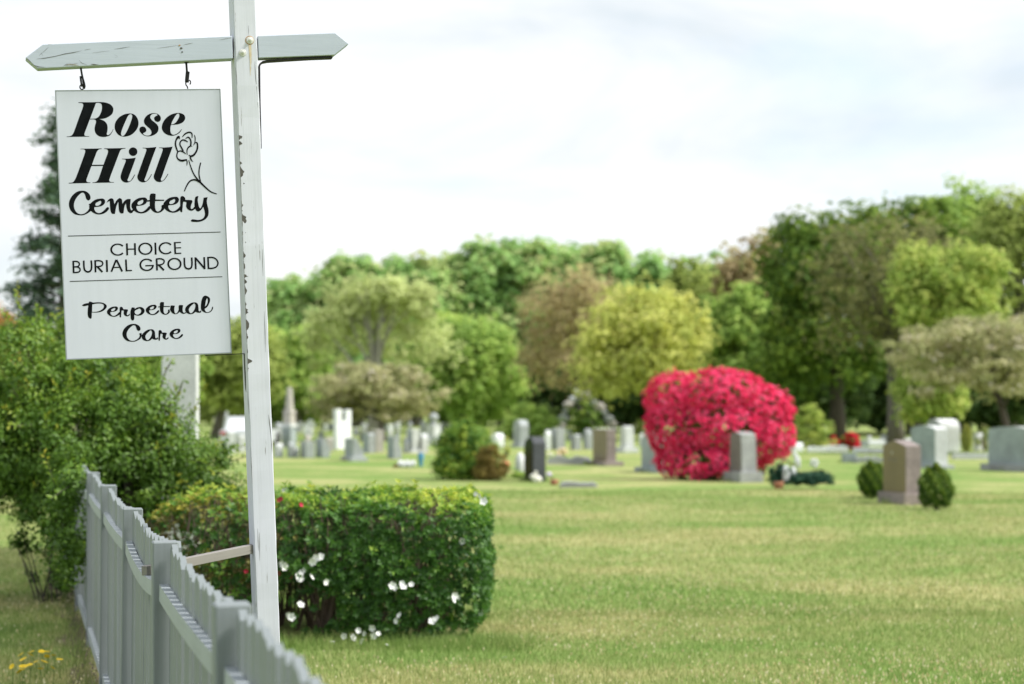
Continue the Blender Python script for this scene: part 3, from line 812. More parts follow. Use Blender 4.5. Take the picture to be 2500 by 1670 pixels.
y_o = [(1715,375),(1760,345),(1808,345,c_),(1785,440),(1800,560),(1830,670),(1860,690),(1890,650),(1930,540),(1955,390,c_),(2075,370,c_),(2050,480),(2060,580),(2090,700),(2100,800),(2085,900),(2030,985),(1930,1050),(1800,1085),(1680,1085),(1600,1075),(1578,1050),(1620,1010),(1700,1015),(1800,1025),(1890,1005),(1960,950),(1990,860),(1975,760),(1945,650,c_),(1880,740),(1800,785),(1740,760),(1695,660),(1690,520)]
P_o = [(290,295),(350,305),(380,320),(560,315),(680,340),(750,395),(755,450),(700,520),(600,575),(480,595),(352,592,c_),(350,680),(345,750,c_),(310,762),(260,720),(240,640),(245,500),(258,400,c_),(200,410),(140,422),(90,405,c_),(110,375),(190,345),(265,335,c_)]
P_h = [(365,375,c_),(450,355),(580,350),(655,370),(680,420),(650,490),(560,550),(450,575),(358,576,c_)]
p_o = [(1440,460),(1518,462,c_),(1515,495,c_),(1600,455),(1690,447),(1765,490),(1788,560),(1750,630),(1670,675),(1590,682),(1505,660,c_),(1500,780),(1460,815),(1415,780),(1400,680),(1400,580),(1415,510)]
p_h = [(1640,487),(1690,530),(1680,600),(1620,648),(1550,645),(1515,590),(1540,530)]
u_o = [(710,410),(770,405),(828,415,c_),(810,500),(820,600),(850,628),(890,600),(930,520),(928,440),(945,400),(1000,393),(1055,402,c_),(1040,500),(1050,585),(1085,605),(1125,590,c_),(1140,610,c_),(1100,630),(1040,635),(985,605),(955,580,c_),(900,630),(830,645),(760,620),(715,570,c_),(690,520),(705,450)]
a_o = [(1340,323),(1420,330),(1465,380),(1480,480),(1485,550),(1505,570),(1540,540,c_),(1560,570,c_),(1540,600),(1490,608),(1440,600),(1400,580,c_),(1330,630),(1240,645),(1150,610),(1110,540),(1125,460),(1190,390),(1270,340)]
a_h = [(1355,350),(1390,390),(1385,470),(1340,560),(1270,620),(1225,580),(1212,510),(1245,450),(1300,395)]
sl_o = [(1660,138),(1740,160),(1795,210),(1800,280),(1770,370),(1720,450),(1650,500,c_),(1665,555),(1710,592),(1770,580),(1830,530),(1855,460),(1870,440),(1885,460),(1870,520),(1820,580),(1740,610),(1660,605),(1590,570,c_),(1550,520),(1545,400),(1565,270),(1600,180)]
sl_h = [(1718,212),(1738,260),(1730,330),(1700,400),(1662,435,c_),(1675,340),(1695,250)]
ZA, ZB, ZC, ZE, ZF, ZG, ZH, ZI = (150,230,11.74), (330,250,14.675), (150,340,7.8267), (150,450,11.74), (330,450,11.74), (160,570,5.87), (190,710,11.2), (350,710,11.2)
def word(glyphs, label):
    V, Fc = [], []
    for gl in glyphs:
        if gl[0] == 's':
            stroke(V, Fc, gl[1], gl[2])
        else:
            fill(V, Fc, [outline(q) for q in gl[1:]])
    o = mesh_obj('lettering', V, Fc, M_INK, sign); tag(o, label); return o
def G_(*loops): return ('f',)+loops
def mp_(g, Z, **k): return xf(g, *Z, **k)
word([G_(mp_(R_o,ZA), mp_(R_h,ZA)), G_(mp_(o_o,ZA), mp_(o_h,ZA)), G_(mp_(s_o,ZB)), G_(mp_(e_o,ZB), mp_(e_h,ZB))], 'heavy black italic word Rose')
l2 = dict(tx=313, ty=-6)
word([G_(mp_(H_o,ZC)), G_(mp_(i_o,ZC)), G_(mp_(dot,ZC)), G_(mp_(l_o,ZC)), G_(mp_(l_o,ZC,**l2))], 'heavy black italic word Hill')
def E_(Z, tx, ty, sx=1, sy=1): k = dict(ax_=1110, ay=415, sx=sx, sy=sy, tx=tx, ty=ty); return G_(mp_(se_o,Z,**k), mp_(se_h,Z,**k))
word([G_(mp_(C_o,ZE)), E_(ZE,1110,415), G_(mp_(m_o,ZE)), E_(ZF,197,383), G_(mp_(t_o,ZF)), E_(ZF,1112,363), G_(mp_(r_o,ZF)), G_(mp_(y_o,ZF))], 'black brush script word Cemetery')
kr = dict(ax_=1345, ay=340, sx=.64, sy=.626); kt = dict(ax_=490, ay=268, sx=.66, sy=.625, tx=475, ty=312)
word([G_(mp_(P_o,ZH), mp_(P_h,ZH)), E_(ZH,975,430,.66,.617), G_(mp_(r_o,ZH,tx=1150,ty=437,**kr)), G_(mp_(p_o,ZH), mp_(p_h,ZH)),
      E_(ZI,240,385,.66,.617), G_(mp_(t_o,ZI,**kt)), G_(mp_(u_o,ZI)), G_(mp_(a_o,ZI), mp_(a_h,ZI)), G_(mp_(sl_o,ZI), mp_(sl_h,ZI))], 'black brush script word Perpetual')
sh = dict(tx=-1200, ty=732)
word([G_(mp_(C_o,ZH,ax_=215,ay=188,sx=.807,sy=.689,tx=1178,ty=905)), G_(mp_(a_o,ZI,**sh), mp_(a_h,ZI,**sh)), G_(mp_(r_o,ZI,tx=415,ty=1075,**kr)), E_(ZI,890,1040,.66,.617)], 'black brush script word Care')
def gs(pts, w_, smooth=False): return ('s', [(160+p[0]/5.87, 570+p[1]/5.87, (p[2] if len(p) > 2 else w_)/5.87) for p in pts], smooth)
def arc(cx, cy, rx, ry, a0, a1, n=28):
    r_ = []
    for a in np.linspace(R(a0), R(a1), n):
        r_.append((cx+rx*math.cos(a), cy+ry*math.sin(a), 19+8*abs(math.cos(a))))
    return gs(r_, 22)
word([arc(735,234,93,78,-38,-322), gs([(866,145),(870,316)],27), gs([(980,142),(984,313)],27), gs([(875,228),(978,226)],18), arc(1130,222,90,78,0,360,40), gs([(1273,134),(1278,306)],27), arc(1425,215,93,78,-38,-322),
      gs([(1553,127),(1560,299)],26), gs([(1545,135),(1643,131)],17), gs([(1550,210),(1645,208)],16), gs([(1552,290),(1647,287)],18)], 'black capital word Choice')
word([gs([(103,394),(108,569)],26), gs([(93,404),(145,402),(178,415),(190,440),(178,468),(145,480),(105,481)],21,True), gs([(105,481),(155,481),(190,497),(200,523),(187,549),(150,560),(98,561)],21,True),
      gs([(252,390),(255,485),(268,530),(308,553),(347,535),(362,488),(358,388)],25,True), gs([(413,387),(418,559)],26), gs([(403,395),(470,393),(508,405),(521,432),(507,462),(470,475),(418,478)],21,True), gs([(443,478),(515,556)],27),
      gs([(577,382),(582,554)],27), gs([(712,379),(642,551)],26), gs([(716,379),(797,548)],27), gs([(675,490),(765,487)],17), gs([(850,375),(858,546)],26), gs([(850,536),(937,532)],18)], 'black capital word Burial')
word([arc(1148,452,92,80,-38,-345,34), gs([(1238,452),(1238,470),(1228,490)],22), gs([(1250,461),(1127,465)],18), gs([(1290,362),(1296,533)],26), gs([(1283,369),(1345,366),(1388,380),(1400,406),(1383,436),(1343,452),(1296,455)],21,True), gs([(1320,455),(1395,531)],27),
      arc(1547,440,90,78,0,360,40), gs([(1690,350),(1693,448),(1705,490),(1746,511),(1786,495),(1800,450),(1797,347)],25,True), gs([(1850,345),(1855,517)],26), gs([(1850,352),(1985,508)],27), gs([(1978,342),(1984,515)],26),
      gs([(2033,341),(2040,513)],26), gs([(2022,350),(2090,347),(2145,367),(2178,422),(2160,475),(2105,501),(2030,504)],22,True)], 'black capital word Ground')
def rule(a, b_):
    V, Fc = [], []; stroke(V, Fc, [(a[0],a[1],1.7), ((a[0]+b_[0])/2,(a[1]+b_[1])/2,1.7), (b_[0],b_[1],1.7)], False); mesh_obj('rule_line', V, Fc, M_INK, sign)
rule((165.6,576.8), (538,567)); rule((169,687.2), (541.6,676.2))
def ds_(pts): return ('s', [(410+x/8.714, 310+y/8.711, w_*1.08/8.71) for x, y, w_ in pts], True)
V, Fc = [], []
for gl in [ds_([(305,212,14),(370,145,30),(455,112,30),(510,140,28),(515,235,14)]), ds_([(250,258,12),(225,212,50),(172,280,30),(158,370,32),(180,460,30),(210,520,25),(260,512,25),(320,530,30),(380,575,14)]),
           ds_([(208,518,25),(185,600,25),(200,670,28),(270,716,42),(350,710,38),(402,692,22)]), ds_([(396,692,18),(405,760,22),(398,825,8)]), ds_([(425,322,14),(370,290,30),(310,278,28),(262,320,28),(255,380,28),(285,440,30),(322,512,34)]),
           ds_([(375,248,14),(430,218,28),(475,260,28),(490,330,30),(478,400,30),(430,440,28),(405,500,22),(408,595,12)]), ds_([(475,402,28),(522,412,8)]), ds_([(562,165,10),(580,220,20),(578,310,18),(550,385,16)]),
           ds_([(576,335,18),(618,335,28),(632,420,34),(610,510,34),(550,595,40),(490,622,38),(438,598,14)]), ds_([(470,625,24),(488,690,30),(530,745,8)]),
           ds_([(440,705,14),(480,840,22),(540,990,26),(620,1110,32),(700,1195,38),(800,1290,32),(910,1380,28),(1042,1430,18)]), ds_([(697,758,24),(665,900,24),(660,1020,24),(695,1190,28)]), ds_([(340,1372,20),(400,1240,28),(470,1150,30),(540,1126,32),(600,1135,36),(680,1180,36)])]:
    stroke(V, Fc, gl[1], True)
tag(mesh_obj('rose_drawing', V, Fc, M_INK, sign), 'black line drawing of a rose on a stem')

# ================================================================== PICKET FENCE
PY = [2.70, 4.95, 7.19, 9.42, 11.85, 14.35, 16.75, 19.1, 21.5, 23.9]
fdir = Vector((-0.248, 1, 0)).normalized(); fnorm = Vector((-fdir.y, fdir.x, 0))     # fnorm: towards the road
FYAW = math.atan2(fdir.y, fdir.x)-math.pi/2
fence = thing('picket_fence', (fence_x(7.19), 7.19, 0), 'scalloped grey-white picket fence running away beside the sign post', 'fence', rotz=FYAW)
# local frame: +y along the fence away from the camera, -x to the road
cF = math.cos(FYAW)
def fy(y): return (y-7.19)/cF
TOP = 1.276
bm = box_bm(-0.05, 0.042, -0.046, 0.046, -0.1, TOP)
pm0 = bm_obj('post', bm, M_FENCE, fence, bevel=0.005, seg=1); pm0.location = (0, fy(PY[0]), 0)
for y in PY[1:]:
    c = pm0.copy(); COL.objects.link(c); c.parent = fence; c.location = (random.uniform(-.006,.006), fy(y), random.uniform(-.012,.008)); c.rotation_euler = (random.uniform(-.008,.008), random.uniform(-.008,.008), random.uniform(-.03,.03))
NP = 17
pk = {}
def picket_mesh(h):
    bm = bmesh.new(); w2, d2 = 0.050, 0.010
    pts = [(-w2,0.05),(w2,0.05),(w2,h-0.022),(0,h),(-w2,h-0.022)]
    bm = prism_bm([Vector((-d2, a, z)) for a, z in pts], Vector((2*d2, 0, 0)))
    bmesh.ops.recalc_face_normals(bm, faces=bm.faces)
    me = bpy.data.meshes.new('picket'); bm.to_mesh(me); bm.free(); me.materials.append(M_FENCE); return me
for s in range(len(PY)-1):
    a, b_ = fy(PY[s])+0.05, fy(PY[s+1])-0.05
    pitch = (b_-a)/NP
    for i in range(NP):
        q = (i+.5)/NP; dip = 4*q*(1-q)
        key = min(i, NP-1-i)
        if s == 0: key += 100; dip *= .25
        if key not in pk: pk[key] = picket_mesh(1.266-0.030*dip)
        o = bpy.data.objects.new('picket', pk[key]); link(o, fence)
        o.location = (0.004+random.uniform(-.0025,.0025), a+pitch*(i+.5), random.uniform(-.006,.004))
        o.rotation_euler = (random.uniform(-.006,.006), random.uniform(-.004,.004), random.uniform(-.05,.05))
        if s == 2 and i == 0: o.rotation_euler = (0.0, 0.03, 0)
    for (zt, nm) in ((1.115, 'rail'), (0.165, 'rail')):
        V, Fc = [], []
        m = 10; sag = [0.010, 0.012, 0.046, 0.016, 0.012, 0.012, 0.012, 0.012, 0.012][s]
        for k in range(m+1):
            q = k/m; z = zt-sag*4*q*(1-q)*(1 if zt > .5 else .6); y = a+0.004+(b_-a-0.008)*q
            V += [(-0.038, y, z-0.058), (-0.0075, y, z-0.058), (-0.0075, y, z), (-0.038, y, z)]
        for k in range(m):
            for e in range(4): Fc.append((4*k+e, 4*k+(e+1) % 4, 4*k+4+(e+1) % 4, 4*k+4+e))
        Fc += [(3,2,1,0), tuple(4*m+e for e in range(4))]
        mesh_obj('rail', V, Fc, M_RAIL, fence)

# ================================================================== CLIPPED HEDGE with white blossoms
HX0, HX1, HY0, HY1, HZ = -2.80, -0.17, 14.55, 16.9, 1.0
hedge = thing('clipped_hedge', ((HX0+HX1)/2, (HY0+HY1)/2, 0), 'clipped box-shaped azalea hedge with a few white blossoms behind the post', 'hedge')
hc = np.array(hedge.location)
def hedge_surface(n):
    """points over the rounded box, with outward normals"""
    hx, hy, hz = (HX1-HX0)/2, (HY1-HY0)/2, HZ/2+0.07
    u = unit(n*3)
    m = np.max(np.abs(u)/np.array([1.25, 1.05, 0.62]), axis=1)      # more samples on top and front
    p = u/m[:,None]
    p = u/ (np.sum(np.abs(u)**6, axis=1)**(1/6))[:,None]             # superellipsoid = rounded box
    nrm = norm(np.sign(p)*np.abs(p)**5/np.array([hx,hy,hz]))
    P_ = p*np.array([hx,hy,hz])
    wgt = np.where(nrm[:,1] < -0.4, 1.0, np.where(nrm[:,2] > 0.4, 1.0, 0.35))
    wgt = np.where(nrm[:,2] < -0.5, 0.05, wgt)
    k = RNG.random(n*3) < wgt
    return P_[k][:n], nrm[k][:n]
def hz_noise(P_, s=3.0):
    return (np.sin(P_[:,0]*s*1.3+P_[:,2]*s*2.1+1.7)+np.sin(P_[:,0]*s*2.9-P_[:,1]*s*1.1)+np.sin(P_[:,2]*s*3.7+P_[:,0]*s*.7+.4))/3
NS = 6200
Ps, Ns = hedge_surface(NS)
bul = hz_noise(Ps, 2.6)*0.05+hz_noise(Ps, 7.0)*0.03
Ps = Ps+Ns*(bul-0.01-np.abs(RNG.normal(size=len(Ps)))*0.035)[:,None]
Ps[:,2] += 0.47+0.06*np.maximum(0, Ps[:,2]-0.3)
# bare, see-through patch low in the front and a twiggy patch on the top
W_ = Ps+hc
hole = (np.hypot((W_[:,0]+1.62)/0.36, (W_[:,2]-0.27)/0.20) < 1) & (W_[:,1] < 15.6)
thin = (np.hypot((W_[:,0]+0.62)/0.42, (W_[:,1]-15.6)/0.5) < 1) & (W_[:,2] > 0.93)
thin2 = (W_[:,2] < 0.90) & (W_[:,2] > 0.62) & (W_[:,0] < -1.2) & (W_[:,1] < 15.4)
rk = RNG.random(len(Ps))
keep = ~(hole & (rk < .9)) & ~(thin & (rk < .62)) & ~(thin2 & (rk < .70))
Ps, Ns = Ps[keep], Ns[keep]
PER = 7
def sprigs(P_, Nn, per, ln, wd, tint0, name, mat, parent, up=0.35):
    n = len(P_); ci = np.repeat(np.arange(n), per)
    axis = norm(Nn+np.array([0,0,up])+RNG.normal(size=(n,3))*0.45)
    ref = norm(np.cross(axis, unit(n))); bin_ = np.cross(axis, ref)
    ang = (np.tile(np.arange(per), n)+RNG.random(n*per)*.6)*(2*np.pi/per*1.0)
    rad = ref[ci]*np.cos(ang)[:,None]+bin_[ci]*np.sin(ang)[:,None]
    tilt = 0.35+0.5*RNG.random((n*per,1))
    T = norm(rad+axis[ci]*tilt)
    P2 = P_[ci]+T*ln*0.5+axis[ci]*(RNG.random((n*per,1))-.5)*ln*0.5
    Nl = norm(axis[ci]-T*np.sum(axis[ci]*T, axis=1, keepdims=True)+unit(n*per)*.15)
    tint = np.clip(tint0[ci]+RNG.normal(size=n*per)*.10, 0, 1)
    return leaf_soup(P2, Nl, ln, wd, tint, name, mat, parent, along=T)
W_ = Ps+hc
young_lit = np.clip((W_[:,2]-0.80)/0.28, 0, 1)                    # fresh growth; the sunlit top is also put into the tint
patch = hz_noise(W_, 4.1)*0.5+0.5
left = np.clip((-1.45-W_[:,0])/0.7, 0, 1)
t0 = 0.10+0.68*young_lit**1.3*(0.55+0.45*patch)+0.20*patch**2+0.10*RNG.normal(size=len(Ps))
isl = (RNG.random(len(Ps)) < left*0.75)
PAL['hedge_old'] = mat_leaf('leaf_hedge_old', [(0.0,(0.10,0.075,0.03)),(0.35,(0.14,0.13,0.035)),(0.6,(0.32,0.31,0.05)),(1.0,(0.60,0.55,0.07))], 0.35, 0.5, 0.3)
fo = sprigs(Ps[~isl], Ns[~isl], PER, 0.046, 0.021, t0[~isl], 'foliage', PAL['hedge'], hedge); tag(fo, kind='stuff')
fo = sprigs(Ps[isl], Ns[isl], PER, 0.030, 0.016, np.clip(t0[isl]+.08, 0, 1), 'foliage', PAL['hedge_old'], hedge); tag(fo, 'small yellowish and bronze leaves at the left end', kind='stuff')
# inner leaves, their shade put into a darker tint
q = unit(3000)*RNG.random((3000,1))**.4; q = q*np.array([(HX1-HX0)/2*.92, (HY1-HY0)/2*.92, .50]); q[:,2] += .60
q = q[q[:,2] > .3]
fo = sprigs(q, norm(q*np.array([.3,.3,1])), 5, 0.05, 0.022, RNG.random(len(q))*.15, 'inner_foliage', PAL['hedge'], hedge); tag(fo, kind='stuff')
# stems
parts = []
for i in range(70):
    bx, by = random.uniform(HX0+.35, HX1-.3), random.uniform(HY0+.25, HY1-.4)
    for k in range(4):
        tx, ty, tz = bx+random.uniform(-.35,.35), by+random.uniform(-.35,.35), random.uniform(.7,1.0)
        mid = (bx+(tx-bx)*.4+random.uniform(-.06,.06), by+(ty-by)*.4, tz*.5)
        parts.append(tube([Vector((bx,by,-.05))-hedge.location, Vector(mid)-hedge.location, Vector((tx,ty,tz))-hedge.location], [.010,.007,.003], 5, False))
for i in range(420):          # clipped twig ends at the top
    x, y = random.uniform(HX0+.2, HX1-.1), random.uniform(HY0+.1, HY1-.2)
    z = 1.02+.05*random.random(); a = random.uniform(0, 6.28)
    if random.random() < .5: x, y = -0.62+random.gauss(0,.26), 15.55+random.gauss(0,.3)
    if x > HX1-.3 or x < HX0+.2 or y < HY0+.15 or y > HY1-.2: continue
    parts.append(tube([Vector((x,y,z-.22))-hedge.location, Vector((x+.05*math.cos(a),y+.05*math.sin(a),z))-hedge.location], [.004,.002], 4, False))
V, Fc = merge(parts); mesh_obj('stems', V, Fc, mat_bark('twig_bark', (0.17, 0.125, 0.095)), hedge)
# stray shoots standing out of the clipped faces
j = RNG.choice(len(Ps), 260, replace=False); j = j[(Ns[j][:,2] > .3) | (RNG.random(len(j)) < .35)]
sp1 = Ps[j]+norm(Ns[j]+np.array([0,0,.6])+RNG.normal(size=(len(j),3))*.3)*(.03+.05*RNG.random((len(j),1)))
fo = sprigs(sp1, Ns[j], 6, 0.05, 0.020, np.clip(t0[j]+.25, 0, 1), 'stray_shoots', PAL['hedge'], hedge); tag(fo, kind='stuff')
# blossoms
def blossom_mesh(r_, mat, name, petals=5, cup=0.35):
    V, Fc = [], []
    for k in range(petals):
        a = 2*math.pi*k/petals
        c, s_ = math.cos(a), math.sin(a)
        pr = [(0.05,0,-.15),(0.45,-.38,.05),(0.92,-.42,cup*.8),(1.08,0,cup*.7),(0.92,.42,cup*.8),(0.45,.38,.05),(0.6,0,.0)]
        o = len(V)
        V += [Vector(((x*c-y*s_)*r_, (x*s_+y*c)*r_, z*r_)) for x, y, z in pr]
        Fc += [(o,o+1,o+6),(o+1,o+2,o+6),(o+2,o+3,o+6),(o+3,o+4,o+6),(o+4,o+5,o+6),(o+5,o,o+6)]
    me = bpy.data.meshes.new(name); me.from_pydata([tuple(v) for v in V], [], Fc); me.update(); me.materials.append(mat)
    return me
M_WPET, t, b = new_mat('white_petal'); b.inputs['Base Color'].default_value = (0.84, 0.84, 0.80, 1); b.inputs['Roughness'].default_value = .6
n_ = noise(t, 60, 3); t.links.new(ramp(t, n_, [(.3, (0.74,0.76,0.70)), (.7, (0.86,0.86,0.83))]), b.inputs['Base Color'])
wb = blossom_mesh(0.025, M_WPET, 'blossom')
M_RPET = mat_plain('red_petal', (0.42, 0.02, 0.05), .6, var=.3); rb = blossom_mesh(0.017, M_RPET, 'red_blossom')
def face_hedge(px, py):
    """where the line of sight meets the hedge"""
    p = at(px, py, HY0+.02)
    if p.z > .97:
        d = ray(px, py); k = (1.06-EYE)/d.z; q = Vector((0,0,EYE))+d*k
        if q.y < HY1: return q
    if p.x > HX1-.25: p = at(px, py, HY0+.02+min(1.1, max(0, (p.x-(HX1-.25))*3.2)))
    return p
def P8(x, y): return (350+x/2.609, 1130+y/2.609)
flw = [(895,640),(905,655),(1000,715),(1022,690),(1008,735),(1078,722),(1168,752),(1110,600),(1138,595),(1085,625),(1590,775),(1608,790),(1652,760),(1660,785),(1712,768),(2035,495),(1985,840),(1978,870),(2010,850),(2158,718),(2148,945),(1635,965),(1615,1000),(1870,985),(1845,1000),(1375,1060),(1415,1080),(1285,1095),(1400,1130),(1500,1080),(1465,1045),(935,960),(950,975),(1010,897),(912,180),(2120,195),(2145,205),(2170,242),(1340,1105),(1475,1095)]
for (x, y) in flw:
    p = face_hedge(*P8(x, y))
    o = bpy.data.objects.new('blossom', wb); link(o, hedge); o.location = p-hedge.location+Vector((0,-.085,0.0))
    o.rotation_euler = (R(random.uniform(40,110)), random.uniform(-.6,.6), random.uniform(-1.0,1.0)); s = random.uniform(.75,1.2); o.scale = (s,s,s)
for (x, y) in ((885,225),(1010,265),(870,235),(660,685),(950,725),(875,700)):
    p = face_hedge(*P8(x, y))
    o = bpy.data.objects.new('red_blossom', rb); link(o, hedge); o.location = p-hedge.location+Vector((0,-.06,0))
    o.rotation_euler = (R(random.uniform(40,110)), random.uniform(-.6,.6), random.uniform(-1,1))
# fallen petals in the grass
for i, (x, y) in enumerate(((1205,1170),(1555,1190),(2215,1135),(2300,1270))):
    p = ground_at(*P8(x, y))
    o = bpy.data.objects.new('fallen_blossom', wb); link(o); o.location = p+Vector((0,0,.03)); o.scale = (.7,.7,.7); o.rotation_euler = (.4, .2, i)
    tag(o, 'small white blossom fallen in the grass before the hedge', 'blossom', 'fallen white blossoms')

# ================================================================== BIG LOOSE BUSH at the fence
bush = thing('large_bush', (-4.0, 17.6, 0), 'tall loose green bush spilling over the fence behind the sign', 'bush')
bl = []
for (px, py, rp, rv, yy_) in ((60,930,130,150,17.4),(160,870,90,100,18.2),(240,960,140,125,17.6),(312,1018,122,115,17.3),(385,1098,108,102,17.5),(462,1165,82,108,17.8),(190,1090,150,130,17.0),(40,1090,140,130,17.2),(300,1150,150,130,17.4),(520,1180,55,110,18.0),(430,1210,110,90,17.9),(-80,1000,160,190,17.8),(120,1180,130,110,17.3),(230,1210,130,80,17.8),(-60,1160,150,130,17.4),(176,1180,44,70,15.3),(165,1265,46,70,15.4),(178,1345,40,60,15.2),(150,1390,40,50,15.6)):
    c = at(px, py, yy_); k = yy_/F
    bl.append((c.x, c.y, c.z, rp*k*.9, rp*k*.9, rv*k*.9))
P_, Nn, tint, C = clump_points(bl, 1050, 84, 0.14, flat=0.9, inner=.25, under=.95, tspread=.45)
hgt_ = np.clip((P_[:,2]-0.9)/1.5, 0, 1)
tint = np.clip(tint*.72+.30*hgt_**1.4, 0, 1)  # bright top and dark shading lower down put into the leaf tint
ok = P_[:,2] > .12
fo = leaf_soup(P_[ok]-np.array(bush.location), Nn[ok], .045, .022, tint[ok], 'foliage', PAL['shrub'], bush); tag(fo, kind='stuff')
parts = []
for i in range(26):
    a = random.uniform(0, 6.28); tg = random.choice([q_ for q_ in C if q_[2] > 1.35])
    b0 = Vector((-3.30+.2*math.cos(a), 17.6+.25*math.sin(a), -.05)); tg = Vector(tg)
    parts.append(tube([b0-bush.location, b0.lerp(tg,.5)+Vector((0,0,.15))-bush.location, tg-bush.location], [.035,.02,.004], 6, False))
V, Fc = merge(parts); mesh_obj('stems', V, Fc, BARK_D, bush, smooth=True)
# a long arching sprig with leaves on the right
parts, sp_P, sp_N = [], [], []
for (pts, yy_) in ((((400,1010),(425,975),(438,955),(447,930)), 17.2), (((390,950),(405,905),(420,880)), 17.3), (((120,850),(112,800),(120,770)), 17.9)):
    w3 = [at(x, y, yy_) for x, y in pts]
    parts.append(tube([p-bush.location for p in w3], [.006]*len(w3), 4, False))
    for k in range(16):
        i = random.uniform(0, len(w3)-1.001); p = w3[int(i)].lerp(w3[int(i)+1], i % 1)
        sp_P.append(p-bush.location+Vector((random.uniform(-.04,.04), random.uniform(-.04,.04), random.uniform(-.03,.04)))); sp_N.append(unit(1)[0])
V, Fc = merge(parts); tag(mesh_obj('shoot', V, Fc, BARK_D, bush), kind='stuff')
fo = leaf_soup(np.array([tuple(p) for p in sp_P]), np.array(sp_N), .05, .022, RNG.random(len(sp_P))*.3+.6, 'shoot_leaves', PAL['shrub'], bush); tag(fo, kind='stuff')
Cb = np.array([q_ for q_ in C if q_[2] > 0.9]); cb0 = np.array([-3.9, 17.5, 1.5])
sv_P, sv_N, sv_T, sv_t, sv_tube = [], [], [], [], []
for i in range(230):
    c = Cb[RNG.integers(len(Cb))]; o_ = norm((c-cb0)[None])[0]
    dr = norm((o_*.8+np.array([0,0,.55])+RNG.normal(size=3)*.45)[None])[0]; ln_ = .16+.28*RNG.random()
    p0 = c+o_*.05; tt_ = .55+.45*RNG.random()
    sv_tube.append(tube([Vector(p0)-bush.location, Vector(p0+dr*ln_*.6)-bush.location, Vector(p0+dr*ln_+np.array([0,0,-.05*ln_]))-bush.location], [.004,.003,.0015], 3, False))
    for k in range(13):
        u_ = .15+.9*k/13; q_ = p0+dr*ln_*u_; sd_ = norm(np.cross(dr, RNG.normal(size=3))[None])[0]
        sv_P.append(q_+sd_*.018-np.array(bush.location)); sv_N.append(norm((np.cross(dr, sd_)+np.array([0,0,.6]))[None])[0]); sv_T.append(norm((sd_+dr*.7)[None])[0]); sv_t.append(tt_*.6+.4*u_)
fo = leaf_soup(np.array(sv_P), np.array(sv_N), .05, .022, np.clip(np.array(sv_t), 0, 1), 'spray_leaves', PAL['shrub'], bush, along=np.array(sv_T)); tag(fo, kind='stuff')
V, Fc = merge(sv_tube); tag(mesh_obj('sprays', V, Fc, BARK_D, bush), kind='stuff')
# dark scrubby growth at the road side of the fence
low = thing('scrub_shoots', tuple(ground_at(120, 1480)), 'dark leafy shoots growing through the fence foot on the road side', 'shrub')
c0 = low.location.copy()
lb = []
for (px, py, rp) in ((70,1330,45),(110,1390,50),(150,1330,60),(170,1400,55),(120,1290,30),(40,1310,26),(185,1300,45),(150,1450,45)):
    c = at(px, py, c0.y+.3); k = c0.y/F; lb.append((c.x, c.y, c.z, rp*k*.8, rp*k*.6, rp*k*.8))
P_, Nn, tint, C = clump_points(lb, 90, 22, .07, under=.9)
fo = leaf_soup(P_-np.array(c0), Nn, .05, .024, tint*.55, 'foliage', PAL['shrub'], low); tag(fo, kind='stuff')
V, Fc = merge([tube([Vector((random.uniform(-.1,.1), random.uniform(-.1,.1), -.03)), Vector(C[i])-c0], [.008,.003], 4, False) for i in range(0, 90, 6)])
mesh_obj('stems', V, Fc, BARK_D, low)

# yellow wild flowers on the left lawn
M_YEL = mat_plain('yellow_petal', (0.80, 0.56, 0.02), .6, var=.2, scale=40); M_STEM = mat_plain('green_stem', (0.08, 0.16, 0.03), .7)
yb_ = blossom_mesh(0.021, M_YEL, 'flower_head', 8, .15)
V, Fc = tube([(0,0,-.14),(.008,0,-.06),(0,0,0)], [.0022,.002,.0018], 5); ys_ = bpy.data.meshes.new('flower_stem'); ys_.from_pydata([tuple(v) for v in V], [], Fc); ys_.materials.append(M_STEM)
for (x, y) in ((140,1370),(215,1350),(280,1350),(318,1350),(315,1382),(360,1375),(400,1403),(240,1418),(298,1418),(197,1440),(155,1450),(80,1450),(272,1465),(355,1460),(130,1485),(205,1370),(145,1470),(155,1402),(264,1440)):
    px, py = x/2.75, 1100+y/2.75
    gp = ground_at(px, py+46); p = at(px, py, gp.y)
    r0 = thing('yellow_flower', (p.x, gp.y, ground_z(p.x, gp.y)), 'small yellow wildflower in the clump at the lower left corner', 'flower', 'yellow wildflowers left of the fence')
    h_ = max(.06, p.z-r0.location.z)
    a = bpy.data.objects.new('flower_stem', ys_); link(a, r0); a.location = (0,0,h_); a.scale = (1,1,h_/.14)
    a = bpy.data.objects.new('flower_head', yb_); link(a, r0); a.location = (0,0,h_); a.rotation_euler = (random.uniform(-.2,.9), random.uniform(-.4,.4), random.uniform(0,6)); s = random.uniform(.8,1.25); a.scale = (s,s,s)

